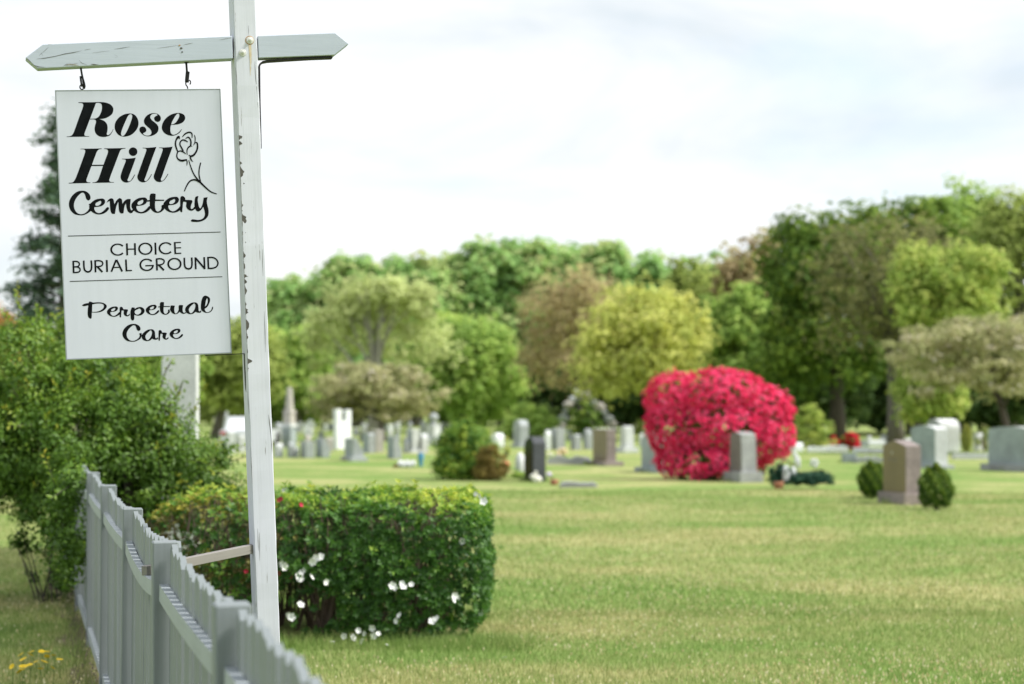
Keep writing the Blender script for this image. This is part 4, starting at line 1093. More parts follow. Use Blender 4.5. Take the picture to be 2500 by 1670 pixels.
# ================================================================== GRAVESTONES
ST = {
 'grey':  mat_stone('granite_grey', (0.40, 0.425, 0.42), .22, .25),
 'blue':  mat_stone('granite_blue_grey', (0.34, 0.39, 0.39), .2, .25),
 'pale':  mat_stone('marble_pale_and_lit_faces', (0.60, 0.62, 0.60), .10, .22),
 'white': mat_stone('marble_white_and_lit_faces', (0.83, 0.85, 0.85), .06, .10),
 'tan':   mat_stone('stone_tan', (0.47, 0.44, 0.39), .18, .25),
 'black': mat_stone('granite_black', (0.018, 0.024, 0.022), .3, .2, .25, .05),
 'dark':  mat_stone('granite_dark_rock', (0.085, 0.09, 0.098), .35, .3, .8, .8),
 'brown': mat_stone('granite_brown_polished', (0.20, 0.155, 0.075), .12, .15, .35, .05),
 'pink':  mat_stone('granite_pink_rock', (0.285, 0.24, 0.222), .35, .3, .85, .9),
 'rock':  mat_stone('granite_grey_rock', (0.36, 0.37, 0.36), .32, .35, .9, 1.0),
 'taupe': mat_stone('granite_taupe', (0.22, 0.205, 0.185), .2, .2),
}
THETA = R(72)
def depth_of(py): return ground_at(1250, py).y
def profile(style, w_, h):
    a = w_/2
    if style == 'flat': return [(-a,0),(a,0),(a,h),(-a,h)]
    if style == 'peak': return [(-a,0),(a,0),(a,h*.90),(0,h),(-a,h*.90)]
    if style == 'serp':
        top = [(a*math.cos(math.pi*i/12), h*.91+h*.09*math.sin(math.pi*i/12)**1.6) for i in range(13)]
        return [(-a,0),(a,0)]+top
    if style == 'round':
        top = [(a*math.cos(math.pi*i/14), h-min(a,h*.3)+min(a,h*.3)*math.sin(math.pi*i/14)) for i in range(15)]
        return [(-a,0),(a,0)]+top
    if style == 'taper': return [(-a,0),(a,0),(a*.84,h*.94),(0,h),(-a*.84,h*.94)]
    if style == 'shoulder': return [(-a,0),(a,0),(a,h*.80),(a*.62,h*.86),(a*.5,h*.97),(0,h),(-a*.5,h*.97),(-a*.62,h*.86),(-a,h*.80)]
    if style == 'jag':  return [(-a,0),(a,0),(a,h*.86),(a*.7,h*.97),(a*.2,h),(-a*.3,h*.95),(-a*.8,h*.90),(-a,h*.8)]
def stone(x0, x1, yt, yb, label, style='serp', mat='grey', side=None, fr=0.42, base=0.0, basew=1.25, basemat=None, name='gravestone', cat='gravestone', group=None, theta=None, top=None, slant=0.0, bevel=0.012, hbase=None):
    """bounds in full pixels of the visible stone (without the plinth); yb = foot on the lawn"""
    theta = THETA if theta is None else theta
    d = depth_of(yb); k = d/F
    xc = (x0+x1)/2; az = math.atan((xc-1250)/F); phi = theta-az
    W = (x1-x0)*k; H = at(xc, yt, d).z
    w_ = W*fr/max(.2, math.cos(phi)); th_ = W*(1-fr)/max(.2, math.sin(phi))
    P_ = at(xc, 900, d)
    off = (w_*math.sin(phi)+th_*math.cos(phi))/2
    root = thing(name, (P_.x, d+off*.8, 0), label, cat, group, -theta)
    bh = base
    if slant:
        poly = [(-th_/2, bh-.01), (th_/2, bh-.01), (th_/2, bh+(H-bh)*(1-slant)), (-th_/2+th_*.30, H), (-th_/2, H*.985)]
        bm = prism_bm([Vector((-w_/2, y, z)) for y, z in poly], Vector((w_, 0, 0)))
    else:
        pr = [(x, z+bh-.003) for x, z in profile(style, w_, H-bh)]
        bm = prism_bm([Vector((x, -th_/2, z)) for x, z in pr], Vector((0, th_, 0)))
    tb = bm_obj('tablet', bm, ST[mat], root, bevel=min(bevel, th_*.12), seg=2)
    if side:                         # rock-pitched ends and top; on grey stones the sunlit faces painted paler
        tb.data.materials.append(ST[side])
        for pl in tb.data.polygons:
            if abs(pl.normal.y) < .8: pl.material_index = 1
    if top:  # sunlit top painted onto the upward faces
        tb.data.materials.append(ST[top])
        for pl in tb.data.polygons:
            if pl.normal.z > .6: pl.material_index = len(tb.data.materials)-1
    if base:
        bw, bt = w_*basew, th_+w_*(basew-1)*.8
        bm = box_bm(-bw/2, bw/2, -bt/2, bt/2, -.08, bh)
        bm_obj('plinth', bm, ST[basemat or side or mat], root, bevel=.01, seg=1)
    return root, w_, th_, H

# --- right side, near
r, w_, th_, H = stone(2163, 2256, 1075, 1232, 'brown polished gravestone with pink rock-faced end between two round boxwoods', 'peak', 'brown', 'pink', .60, .20, 1.2, 'pink')
# small emblem and a blurred line of cut letters on the polished face
V, Fc = lathe([(.018,0),(.022,.002),(.022,.004),(.012,.005)], 10)
mesh_obj('emblem', [(a-w_*.08, -th_/2-.002-c, H*.80+b_) for a, b_, c in V], Fc, ST['pale'], r)
lt = []
for i, kind in enumerate('HIIN'):
    x = -w_*.24+i*.075
    for (xa, za, xb, zb) in {'H': ((0,0,0,.075),(.045,0,.045,.075),(0,.038,.045,.038)), 'I': ((.02,0,.02,.075),), 'N': ((0,0,0,.075),(0,.075,.045,0),(.045,0,.045,.075))}[kind]:
        dx, dz = xb-xa, zb-za; l_ = math.hypot(dx, dz); nx_, nz_ = -dz/l_*.005, dx/l_*.005
        z0 = H*.655
        lt.append(([(x+xa-nx_, -th_/2-.0035, z0+za-nz_), (x+xa+nx_, -th_/2-.0035, z0+za+nz_), (x+xb+nx_, -th_/2-.0035, z0+zb+nz_), (x+xb-nx_, -th_/2-.0035, z0+zb-nz_)], [(0,1,2,3)]))
V, Fc = merge(lt); mesh_obj('cut_letters', V, Fc, ST['taupe'], r)
stone(2232, 2322, 1039, 1146, 'large grey gravestone with arched top right of the brown stone', 'serp', 'blue', 'pale', .66, .12, 1.22, 'grey')
stone(2268, 2350, 1023, 1103, 'tall pale round-topped gravestone half hidden behind the large grey one', 'round', 'grey', 'white', .45, 0)
stone(2429, 2566, 1042, 1155, 'wide grey gravestone on a rock-faced plinth cut by the right edge', 'serp', 'blue', 'pale', .80, .19, 1.16, 'rock')
stone(1783, 1851, 1054, 1176, 'tapered grey gravestone on a plinth before the big pink azalea', 'taper', 'taupe', 'rock', .46, .22, 1.35, 'rock')
stone(1568, 1632, 1056, 1153, 'blue-grey round-topped gravestone at the left edge of the pink azalea', 'round', 'blue', None, .75, .10, 1.25)
stone(1448, 1506, 1047, 1137, 'brown gravestone with pink end and flat top painted as sunlit on a wide plinth', 'flat', 'brown', 'pink', .60, .12, 1.35, 'pink', top='white')
stone(1514, 1549, 1040, 1105, 'pale tapering gravestone on a stepped plinth right of the brown flat-topped one', 'taper', 'pale', None, .4, .18, 1.5)
stone(1279, 1333, 1066, 1177, 'black polished gravestone with rough grey end beside the round bush', 'jag', 'black', 'dark', .42, 0, bevel=.02)
stone(1253, 1291, 1025, 1092, 'tall grey round-topped gravestone behind the black one', 'round', 'grey', None, .45, .1, 1.2)
stone(1200, 1231, 1058, 1098, 'low white round-topped gravestone behind the round bush', 'round', 'white', None, .45, 0)
stone(1347, 1380, 1046, 1098, 'pale flat-topped gravestone with top painted as sunlit behind the flower border', 'flat', 'grey', None, .4, 0, top='white')
stone(1329, 1346, 1050, 1098, 'narrow white gravestone shaped like a small figure', 'shoulder', 'white', None, .45, 0)
stone(1393, 1419, 1060, 1098, 'short grey arched gravestone, second left of the brown flat-topped one', 'serp', 'grey', None, .45, 0)
stone(1424, 1447, 1047, 1097, 'grey shouldered gravestone immediately left of the brown flat-topped one', 'shoulder', 'grey', None, .45, 0)
# --- left field
stone(838, 886, 1070, 1126, 'grey slant-backed gravestone on a plinth, nearest on the left lawn', 'serp', 'blue', 'grey', .45, .12, 1.2, slant=.72)
stone(944, 980, 1065, 1120, 'dark grey gravestone with sloping back near the blue vase', 'serp', 'blue', 'grey', .45, 0, slant=.6)
stone(884, 914, 1057, 1106, 'grey gravestone in front of a taller tan one', 'serp', 'blue', 'grey', .5, 0)
stone(906, 936, 1049, 1104, 'taller tan gravestone behind the grey one below the wide dogwood', 'flat', 'tan', None, .4, 0)
stone(768, 803, 1071, 1117, 'grey gravestone with sloping right side, left of the slant-backed one', 'serp', 'blue', 'grey', .45, 0, slant=.45)
stone(731, 766, 1078, 1118, 'low grey flat gravestone in the front row right of the obelisk', 'flat', 'grey', None, .4, 0)
stone(699, 716, 1080, 1117, 'small narrow gravestone before the obelisk', 'round', 'grey', None, .5, 0)
stone(714, 730, 1092, 1117, 'tiny pale gravestone beside the narrow one before the obelisk', 'round', 'pale', None, .4, 0)
stone(743, 759, 1062, 1100, 'tan round-topped gravestone peeping over the front row', 'round', 'tan', None, .4, 0)
stone(789, 813, 1068, 1103, 'tan-topped gravestone behind the sloping grey one', 'serp', 'tan', None, .4, 0)
stone(666, 690, 1082, 1116, 'pale gravestone close beside the sign post', 'round', 'pale', None, .4, 0)
stone(668, 688, 1032, 1078, 'grey gravestone far behind, just right of the sign post', 'round', 'grey', None, .4, 0)
stone(548, 572, 1052, 1108, 'pale gravestone left of the sign post by the bush', 'serp', 'pale', None, .4, 0)
stone(574, 599, 1062, 1104, 'pale low gravestone left of the post under the parked car', 'serp', 'pale', None, .4, 0)
stone(519, 541, 1018, 1056, 'tan rounded gravestone at the right end of the bush', 'round', 'tan', None, .4, 0)
stone(538, 556, 1004, 1058, 'taller grey round-topped gravestone at the right end of the bush', 'round', 'grey', None, .4, 0)
stone(996, 1024, 1047, 1106, 'grey gravestone with a pale square cap left of the round bush', 'flat', 'blue', 'pale', .35, .1, 1.4)
stone(983, 1002, 1072, 1106, 'low grey gravestone at the left foot of the capped one', 'round', 'grey', None, .45, 0)
stone(1021, 1045, 1058, 1106, 'pale round-topped gravestone between the capped one and the round bush', 'round', 'pale', None, .4, 0)
# --- far, small rows that nothing tells apart
far_rows = [(784,800,1028,1052),(801,813,1032,1050),(880,897,1034,1054),(898,912,1026,1050),(938,962,1036,1052),(964,978,1030,1052),(1026,1040,1028,1056),(1074,1090,1032,1054),(690,697,1040,1058),(724,738,1030,1056),
            (741,752,1035,1060),(610,626,1040,1058),(628,650,1046,1070),(840,856,1038,1056),(1560,1572,1058,1090),(1575,1588,1040,1078),(1092,1110,1034,1052),(1112,1130,1030,1050),
            (700,710,1052,1072),(752,764,1046,1066),(776,790,1054,1074),(815,826,1056,1078),(862,876,1044,1064),(878,888,1056,1076),(918,930,1038,1056),(946,958,1050,1070),(962,976,1056,1080),(1046,1058,1052,1074),(1060,1074,1044,1062),(1302,1316,1050,1072),(1384,1394,1050,1074),(1462,1474,1048,1070)]
def ordinal(n): return '%d%s' % (n, 'th' if 10 < n % 100 < 14 else {1: 'st', 2: 'nd', 3: 'rd'}.get(n % 10, 'th'))
far_rows.sort()
for i, (a, b_, c, e) in enumerate(far_rows):
    sh_, ml_ = ['round','flat','serp'][i % 3], ['pale','white','grey'][(i*2) % 3]
    stone(a, b_, c, e, 'small %s %s gravestone, %s from the left in the farthest rows' % (ml_, {'round': 'round-topped', 'flat': 'flat-topped', 'serp': 'arched'}[sh_], ordinal(i+1)), sh_, ml_, None, .4, 0, group='gravestones in the farthest rows')
# obelisk
def obelisk(x0, x1, yt, yb, label, mat='grey'):
    d = depth_of(yb); k = d/F; W = (x1-x0)*k; H = at((x0+x1)/2, yt, d).z
    root = thing('obelisk', (at((x0+x1)/2, 900, d).x, d, 0), label, 'obelisk', None, -R(30))
    def fr(w0, w1, z0, z1, nm, m_):
        bm = bmesh.new(); a = [bm.verts.new((sx*w0/2, sy*w0/2, z0)) for sx, sy in ((-1,-1),(1,-1),(1,1),(-1,1))]; b2 = [bm.verts.new((sx*w1/2, sy*w1/2, z1)) for sx, sy in ((-1,-1),(1,-1),(1,1),(-1,1))]
        bm.faces.new(a[::-1]); bm.faces.new(b2)
        for i in range(4): bm.faces.new((a[i], a[(i+1)%4], b2[(i+1)%4], b2[i]))
        return bm_obj(nm, bm, ST[m_], root, bevel=.008, seg=1)
    fr(W*.74, W*.74, -.05, H*.33, 'pedestal', mat); fr(W*.86, W*.80, H*.33, H*.39, 'cornice', 'pale'); fr(W*.66, W*.60, H*.39, H*.56, 'die', 'tan'); fr(W*.74, W*.60, H*.56, H*.61, 'moulding', 'tan')
    fr(W*.46, W*.30, H*.61, H*.965, 'shaft', 'tan'); fr(W*.30, W*.02, H*.965, H, 'tip', 'tan')
obelisk(690, 724, 944, 1092, 'tall slender grey obelisk on a pedestal right of the sign post', 'blue')
# white open-topped marble monument
d = depth_of(1096); k = d/F; xc = 836; H = at(xc, 999, d).z; W = 46*k
r = thing('white_monument', (at(xc,900,d).x, d, 0), 'tall bright white marble monument with a square opening near its top', 'monument', None, R(46))
for s in (-1, 1):
    bm = box_bm(s*W*.5-(W*.30 if s > 0 else 0), s*W*.5+(W*.30 if s < 0 else 0), -.12, .12, -.05, H*(1.0 if s < 0 else .985)); bm_obj('upright', bm, ST['white'], r, bevel=.02, seg=2)
bm = box_bm(-W*.2+.003, W*.2-.003, -.11, .11, -.05, H*.70); bm_obj('panel', bm, ST['white'], r, bevel=.01)
bm = box_bm(-W*.2+.003, W*.2-.003, -.08, .08, H*.90, H*.96); bm_obj('lintel', bm, ST['grey'], r, bevel=.01)
# monuments with ball finials
def ball_mon(x0, x1, yt, yb, label, mat='pale'):
    d = depth_of(yb); k = d/F; W = (x1-x0)*k; H = at((x0+x1)/2, yt, d).z
    r = thing('ball_monument', (at((x0+x1)/2,900,d).x, d, 0), label, 'monument', None, -R(40))
    bm = box_bm(-W*.45, W*.45, -W*.45, W*.45, -.05, H*.20); bm_obj('plinth', bm, ST[mat], r, bevel=.02)
    bm = box_bm(-W*.30, W*.30, -W*.30, W*.30, H*.20, H*.62); bm_obj('die', bm, ST[mat], r, bevel=.02)
    V, Fc = lathe([(W*.34,H*.62),(W*.30,H*.66),(W*.12,H*.69),(W*.12,H*.72)]+[(max(.003, W*.27*math.sin(a)), H*.855-H*.145*math.cos(a)) for a in np.linspace(.42, math.pi, 12)], 18)
    mesh_obj('ball_finial', V, Fc, ST['grey'], r, smooth=True)
ball_mon(1038, 1080, 1008, 1086, 'pale monument topped by a stone ball left of the round bush')
ball_mon(990, 1012, 1030, 1078, 'small pale monument topped by a ball behind the capped gravestone')
# cross far
d = depth_of(1064); k = d/F; H = at(754, 1024, d).z
r = thing('stone_cross', (at(754,900,d).x, d, 0), 'white leaning stone cross between the obelisk and the white monument', 'cross', None, -R(20))
r.rotation_euler = (0, R(9), -R(20))
V, Fc = merge([([(a, b_, c) for a in (-.10,.10) for b_ in (-.08,.08) for c in (0, H)], [(0,1,3,2),(4,6,7,5),(0,4,5,1),(2,3,7,6),(0,2,6,4),(1,5,7,3)])]); mesh_obj('upright', V, Fc, ST['white'], r)
bm = box_bm(-.30, .30, -.075, .075, H*.58, H*.78); bm_obj('crossbar', bm, ST['white'], r, bevel=.01)
# white statue-like monument left of the slab rows (statue at right, far)
d = depth_of(1092); k = d/F
def slab(x0, x1, yt, yb, label, mat='white', name='grave_kerb', cat='grave kerb', group=None, rot=0.0, dep=.5, rough=0):
    d = depth_of(yb); k = d/F; W = (x1-x0)*k; H = max(.06, at((x0+x1)/2, yt, d+dep*.5).z)
    r = bpy.data.objects.new
    bm = bmesh.new(); n = 9
    top = []
    pts = [(-W/2, 0), (W/2, 0)]+[(W/2-W*i/n, H*(1-(rough*random.random() if 0 < i < n else rough))) for i in range(n+1)]
    bm = prism_bm([Vector((x, 0, z-.02)) for x, z in pts], Vector((0, dep, 0)))
    o = bm_obj(name, bm, ST[mat], None, bevel=.012, seg=1); o.location = (at((x0+x1)/2,900,d).x, d, 0); o.rotation_euler = (0,0,rot)
    return tag(o, label, cat, group)
slab(1974, 2020, 1088, 1103, 'low white grave slab, left one behind the pink azalea', rough=.35)
slab(2022, 2070, 1086, 1103, 'low white grave slab below the small red azalea', rough=.15)
slab(2087, 2123, 1091, 1105, 'low white grave slab left of the tree trunk')
slab(2126, 2164, 1093, 1105, 'low white grave slab before the grey tree trunk')
slab(2330, 2428, 1106, 1121, 'long white grave kerb between the two large grey gravestones at right', 'pale')
stone(1930, 1963, 1081, 1102, 'small white round-topped headstone below the bright green bush', 'round', 'white', None, .4, 0)
slab(2058, 2090, 1106, 1130, 'low blue-grey block gravestone left of the brown stone', 'blue', 'gravestone', 'gravestone', dep=.4)
slab(2091, 2163, 1110, 1131, 'long low grey wedge of stone sloping towards the brown gravestone', 'grey', 'gravestone', 'gravestone', rough=.3, dep=.35)
slab(1368, 1458, 1173, 1191, 'rough flat grey slab lying in the grass right of the black gravestone', 'rock', 'flat_slab', 'slab', rough=.4, dep=.6)
slab(1336, 1442, 1108, 1134, 'long low grey flower border behind the black gravestone', 'grey', 'flower_border', 'border', rough=.45, dep=.35)
slab(1508, 1578, 1020, 1042, 'distant pale wall seen left of the pink azalea', 'tan', 'low_wall', 'wall', dep=.3)
for (a, b_, c, e, nm) in ((2149,2165,1062,1086,'small white figure-like headstone left of the grey tree trunk'),(2116,2128,1064,1090,'narrow greenish headstone left of the white figure-like one'),(2100,2165,1074,1090,'wide pale headstone row end at the foot of the dark trees'),(2378,2410,1058,1100,'pale headstone behind the flowering shrub at the right'),(2205,2232,1070,1100,'small shaded headstone behind the brown gravestone')):
    stone(a, b_, c, e, nm, 'round', 'pale', None, .4, 0)

# tall stone pillar behind the bush
PYL = 21.0
c = at(441, 900, PYL)
pil = thing('stone_pillar', (c.x, PYL, 0), 'tall pale granite pillar rising behind the bush below the sign', 'pillar', None, R(4))
bm = bmesh.new(); wv = .186
a = [bm.verts.new((sx*wv*1.03, sy*wv*1.03, -.1)) for sx, sy in ((-1,-1),(1,-1),(1,1),(-1,1))]; b2 = [bm.verts.new((sx*wv*.95, sy*wv*.95, 2.75)) for sx, sy in ((-1,-1),(1,-1),(1,1),(-1,1))]
bm.faces.new(a[::-1]); bm.faces.new(b2)
for i in range(4): bm.faces.new((a[i], a[(i+1)%4], b2[(i+1)%4], b2[i]))
bm_obj('shaft', bm, ST['pale'], pil, bevel=.01)
bm = bmesh.new(); a = [bm.verts.new((sx*.21, sy*.21, 2.75)) for sx, sy in ((-1,-1),(1,-1),(1,1),(-1,1))]; ap = bm.verts.new((0,0,2.95)); bm.faces.new(a[::-1])
for i in range(4): bm.faces.new((a[i], a[(i+1)%4], ap))
bm_obj('cap', bm, ST['pale'], pil)

# rock grotto: an arch of white boulders
d = 100.0
gx = at(1436, 900, d).x
gro = thing('stone_arch', (gx, d, 0), 'arch of rough white boulders standing far off between the trees', 'arch')
def boulder(r_, seed, mat, parent, loc, name='boulder'):
    rs_ = np.random.default_rng(seed)
    bm = bmesh.new(); bmesh.ops.create_icosphere(bm, subdivisions=2, radius=r_)
    for v in bm.verts:
        v.co *= 1+rs_.normal()*.09
    o = bm_obj(name, bm, mat, parent, smooth=False); o.location = loc; o.scale = (1.1, .9, .85); return o
for i, (px, py) in enumerate(((1372,1040),(1376,1022),(1381,1004),(1388,988),(1399,976),(1413,968),(1428,966),(1440,972),(1452,984),(1464,994),(1476,1008),(1486,1022),(1494,1036),(1500,1050),(1368,1056))):
    p = at(px, py, d); boulder(.21+.07*math.sin(i*2.3), i, ST['grey'] if i % 3 else ST['tan'], gro, (p.x-gx, .15*math.sin(i*1.7), p.z))
for i, px in enumerate((1470, 1482)):
    pass
# globe lamps by the arch
for (px, py, lab) in ((1477, 956, 'white globe lamp right of the boulder arch'), (1411, 957, 'white globe lamp above the boulder arch')):
    p = at(px, py, 104)
    r = thing('globe_lamp', (p.x, 104, 0), lab, 'lamp')
    V, Fc = tube([(0,0,-.05),(0,0,p.z-.1)], [.04,.03], 8); mesh_obj('pole', V, Fc, M_IRON, r, smooth=True)
    V, Fc = lathe([(max(.004,.17*math.sin(a)), p.z-.17*math.cos(a)) for a in np.linspace(.15, math.pi-.02, 12)], 16); mesh_obj('globe', V, Fc, ST['white'], r, smooth=True)

# parked white car far behind, half hidden by the bush and the post
d = 78.0; p = at(613, 900, d)
M_CAR = mat_plain('car_white', (0.60, 0.62, 0.64), .25, var=.03, spec=.5); M_GLASS = mat_plain('car_glass', (0.02, 0.025, 0.03), .1, spec=.6); M_TYRE = mat_plain('tyre', (0.02,0.02,0.02), .9); M_TAIL = mat_plain('tail_lamp', (0.45, 0.02, 0.01), .3)
car = thing('parked_car', (p.x, d, 0), 'white parked car half hidden behind the sign post and the bush', 'car', None, R(86))
body = [(-2.1,.28),(2.1,.28),(2.15,.62),(2.0,.74),(1.2,.82),(-1.5,.84),(-2.1,.78)]
bm_obj('body', prism_bm([Vector((x,-.8,z*.9)) for x, z in body], Vector((0,1.6,0))), M_CAR, car, bevel=.05, seg=2)
cab = [(-1.75,.80),(1.05,.80),(.45,1.28),(-.2,1.36),(-1.1,1.34)]
bm_obj('cabin', prism_bm([Vector((x,-.68,z*.92)) for x, z in cab], Vector((0,1.36,0))), M_CAR, car, bevel=.05, seg=2)
for s in (-1, 1):
    for win in ([(-1.5,.84),(-.45,.84),(-.45,1.24),(-1.05,1.22)], [(-.38,.84),(.78,.84),(.35,1.20),(-.38,1.25)]):
        bm_obj('window', prism_bm([Vector((x, s*.685, z*.92)) for x, z in win], Vector((0, s*.01, 0))), M_GLASS, car)
    for wx in (-1.3, 1.35):
        V, Fc = lathe([(.31,-.1),(.33,-.07),(.33,.07),(.31,.1)], 18)
        mesh_obj('wheel', [(a+wx, s*.74+c, .32+b_) for a, b_, c in V], Fc, M_TYRE, car)
    bm_obj('tail_lamp', box_bm(-2.13, -2.03, s*.62-.12, s*.62+.12, .56, .70), M_TAIL, car, bevel=.01)

# ---------------------------------------------------------------- ornaments
def lumpy(name, label, cat, px0, px1, pyt, pyb, mat, shape, group=None):
    d = depth_of(pyb); k = d/F; W = (px1-px0)*k; H = at((px0+px1)/2, pyt, d).z
    r = thing(name, (at((px0+px1)/2, 900, d).x, d, 0), label, cat, group); return r, W, H, d
M_CREAM = mat_plain('cream_ceramic', (0.72, 0.70, 0.62), .5, var=.1); M_WHITE = mat_plain('white_ceramic', (0.66, 0.68, 0.68), .45, var=.05)
M_BLUE = mat_plain('blue_glaze', (0.08, 0.28, 0.48), .3, var=.25); M_LILAC = mat_plain('lilac_petal', (0.56, 0.50, 0.66), .7, var=.15); M_CORAL = mat_plain('coral_petal', (0.80, 0.20, 0.13), .6, var=.2); M_PEACH = mat_plain('peach_petal', (0.70, 0.55, 0.33), .7, var=.25); M_TERRA = mat_plain('terracotta', (0.32, 0.14, 0.08), .8)
def ell(c, r3, n=10, m=14):
    V, Fc = lathe([(max(.02, math.sin(a)), -math.cos(a)) for a in np.linspace(.08, math.pi-.08, n)], m)
    return [(c[0]+x*r3[0], c[1]+y*r3[1], c[2]+z*r3[2]) for x, y, z in V], Fc
# rabbit figure at the foot of the black stone
r, W, H, d = lumpy('rabbit_figure', 'small cream rabbit-shaped figure at the foot of the black gravestone', 'figurine', 1293, 1322, 1150, 1179, M_CREAM, 0)
V, Fc = ell((W*.12,0,H*.30), (W*.42,W*.32,H*.33)); mesh_obj('body', V, Fc, M_CREAM, r, smooth=True)
V, Fc = ell((-W*.22,0,H*.52), (W*.26,W*.22,H*.24)); mesh_obj('head', V, Fc, M_CREAM, r, smooth=True)
for s in (-1, 1):
    V, Fc = ell((W*.02+s*W*.07,s*W*.07,H*.82), (W*.08,W*.06,H*.20)); mesh_obj('ear', V, Fc, M_CREAM, r, smooth=True)
# white rounded urn left of the black stone with a tuft of green
r, W, H, d = lumpy('white_urn', 'smooth white egg-shaped marker in a green tuft left of the black gravestone', 'marker', 1256, 1284, 1104, 1168, M_WHITE, 0)
V, Fc = lathe([(W*.30,0),(W*.42,H*.12),(W*.48,H*.35),(W*.46,H*.6),(W*.34,H*.85),(W*.14,H*.97),(.01,H)], 20); mesh_obj('shell', V, Fc, M_WHITE, r, smooth=True)
P_, Nn, tint, C = clump_points([(0,-.15,.07,W*.75,.2,.12)], 20, 25, .06); leaf_soup(P_, Nn, .10, .02, tint, 'tuft', PAL['green'], r)
r, W, H, d = lumpy('potted_flower', 'small white flower in a dark pot right of the black gravestone', 'flowers', 1331, 1362, 1152, 1184, M_WHITE, 0)
V, Fc = lathe([(W*.20,-.01),(W*.30,H*.10),(W*.32,H*.40),(W*.28,H*.42)], 14); mesh_obj('pot', [(x+W*.2,y,z) for x, y, z in V], Fc, M_TERRA, r, smooth=True)
V, Fc = ell((-W*.2,0,H*.80), (W*.22,W*.2,H*.18)); mesh_obj('bloom', V, Fc, M_LILAC, r, smooth=True)
V, Fc = tube([(W*.2,0,H*.4),(0,0,H*.6),(-W*.2,0,H*.75)], [.015,.012,.01], 6); mesh_obj('stem', V, Fc, M_STEM, r)
# blue vase and white mound on the left lawn
r, W, H, d = lumpy('blue_vase', 'blue glazed grave vase left of the round bush', 'vase', 1019, 1036, 1106, 1139, M_BLUE, 0)
V, Fc = lathe([(W*.25,0),(W*.30,H*.08),(W*.26,H*.3),(W*.42,H*.6),(W*.46,H*.8),(W*.36,H*.97),(W*.28,H)], 16); mesh_obj('body', V, Fc, M_BLUE, r, smooth=True)
V, Fc = lathe([(W*.33,H*.97),(W*.44,H),(W*.44,H*1.03),(W*.3,H*1.03)], 16); mesh_obj('rim', V, Fc, M_BLUE, r, smooth=True)
r, W, H, d = lumpy('white_flower_mound', 'low mound of white flowers left of the blue vase', 'flowers', 972, 1014, 1121, 1142, M_WHITE, 0)
for i in range(9):
    V, Fc = ell((W*(-.42+.105*i), .05*math.sin(i*2), H*(.42+.12*math.sin(i*1.9))), (W*.11, .1, H*.40), 7, 9); mesh_obj('bloom', V, Fc, M_WHITE, r, smooth=True)
V, Fc = ell((-W*.62,0,H*.2), (W*.2,.12,H*.3), 7, 9); mesh_obj('leaves', V, Fc, mat_plain('dry_leaves', (0.16,0.13,0.05), .9, var=.4), r, smooth=True)
# flowers on the border behind the black stone
for (a, b_, c, e, m_, lab) in ((1358,1388,1095,1124,M_PEACH,'peach flowers on the low border below the flat-topped pale gravestone'),(1424,1443,1116,1136,M_LILAC,'lilac flowers at the right end of the low border'),(1336,1352,1104,1122,M_CREAM,'cream flowers at the left end of the low border')):
    r, W, H, d = lumpy('flower_cluster', lab, 'flowers', a, b_, c, e, m_, 0)
    for i in range(8):
        V, Fc = ell((W*random.uniform(-.35,.35), random.uniform(-.1,.1), H*(.4+.5*random.random())), (W*.17,W*.17,H*.17), 6, 8); mesh_obj('bloom', V, Fc, m_, r, smooth=True)
    P_, Nn, tint, C = clump_points([(0,0,H*.3,W*.45,.15,H*.3)], 10, 16, .05); leaf_soup(P_, Nn, .07, .03, tint, 'leaves', PAL['green'], r)
# coral flower beside the round bush
r, W, H, d = lumpy('coral_flower', 'coral red flower at the right side of the round bush', 'flower', 1225, 1244, 1124, 1166, M_CORAL, 0)
for i in range(5):
    a = i*1.256; V, Fc = ell((W*.26*math.cos(a), W*.26*math.sin(a), H*.78), (W*.24,W*.24,H*.17), 6, 8); mesh_obj('petal', V, Fc, M_CORAL, r, smooth=True)
V, Fc = tube([(0,0,0),(.01,0,H*.7)], [.01,.008], 6); mesh_obj('stem', V, Fc, M_STEM, r)

# evergreen grave blanket with white ornaments right of the azalea
d = depth_of(1199); k = d/F; W = 160*k
r = thing('grave_blanket', (at(1955,900,d+.5).x, d+.45, 0), 'dark evergreen grave blanket with a bow of twigs, right of the pink azalea', 'grave blanket')
P_, Nn, tint, C = clump_points([(0,0,.17,W*.44,.36,.17),(-W*.34,0,.26,W*.15,.25,.27),(W*.25,0,.18,W*.24,.30,.19)], 130, 28, .09, under=.2)
fo = leaf_soup(P_, Nn, .12, .014, tint, 'needles', PAL['wreath'], r); tag(fo, kind='stuff')
fo = leaf_soup(P_[::2]*.96, Nn[::2], .10, .05, tint[::2], 'needles', PAL['wreath'], r); tag(fo, kind='stuff')
V, Fc = tube([(-W*.42,0,.08),(-W*.40,0,.4),(-W*.27,0,.64),(-W*.12,0,.5),(-W*.02,0,.12)], [.022]*5, 7); mesh_obj('twig_hoop', V, Fc, mat_bark('twig_hoop', (.24,.20,.13)), r, smooth=True)
V, Fc = lathe([(.08,0),(.11,.16),(.10,.18)], 12); mesh_obj('pot', [(x-W*.38,y-.28,z) for x, y, z in V], Fc, M_TERRA, r, smooth=True)
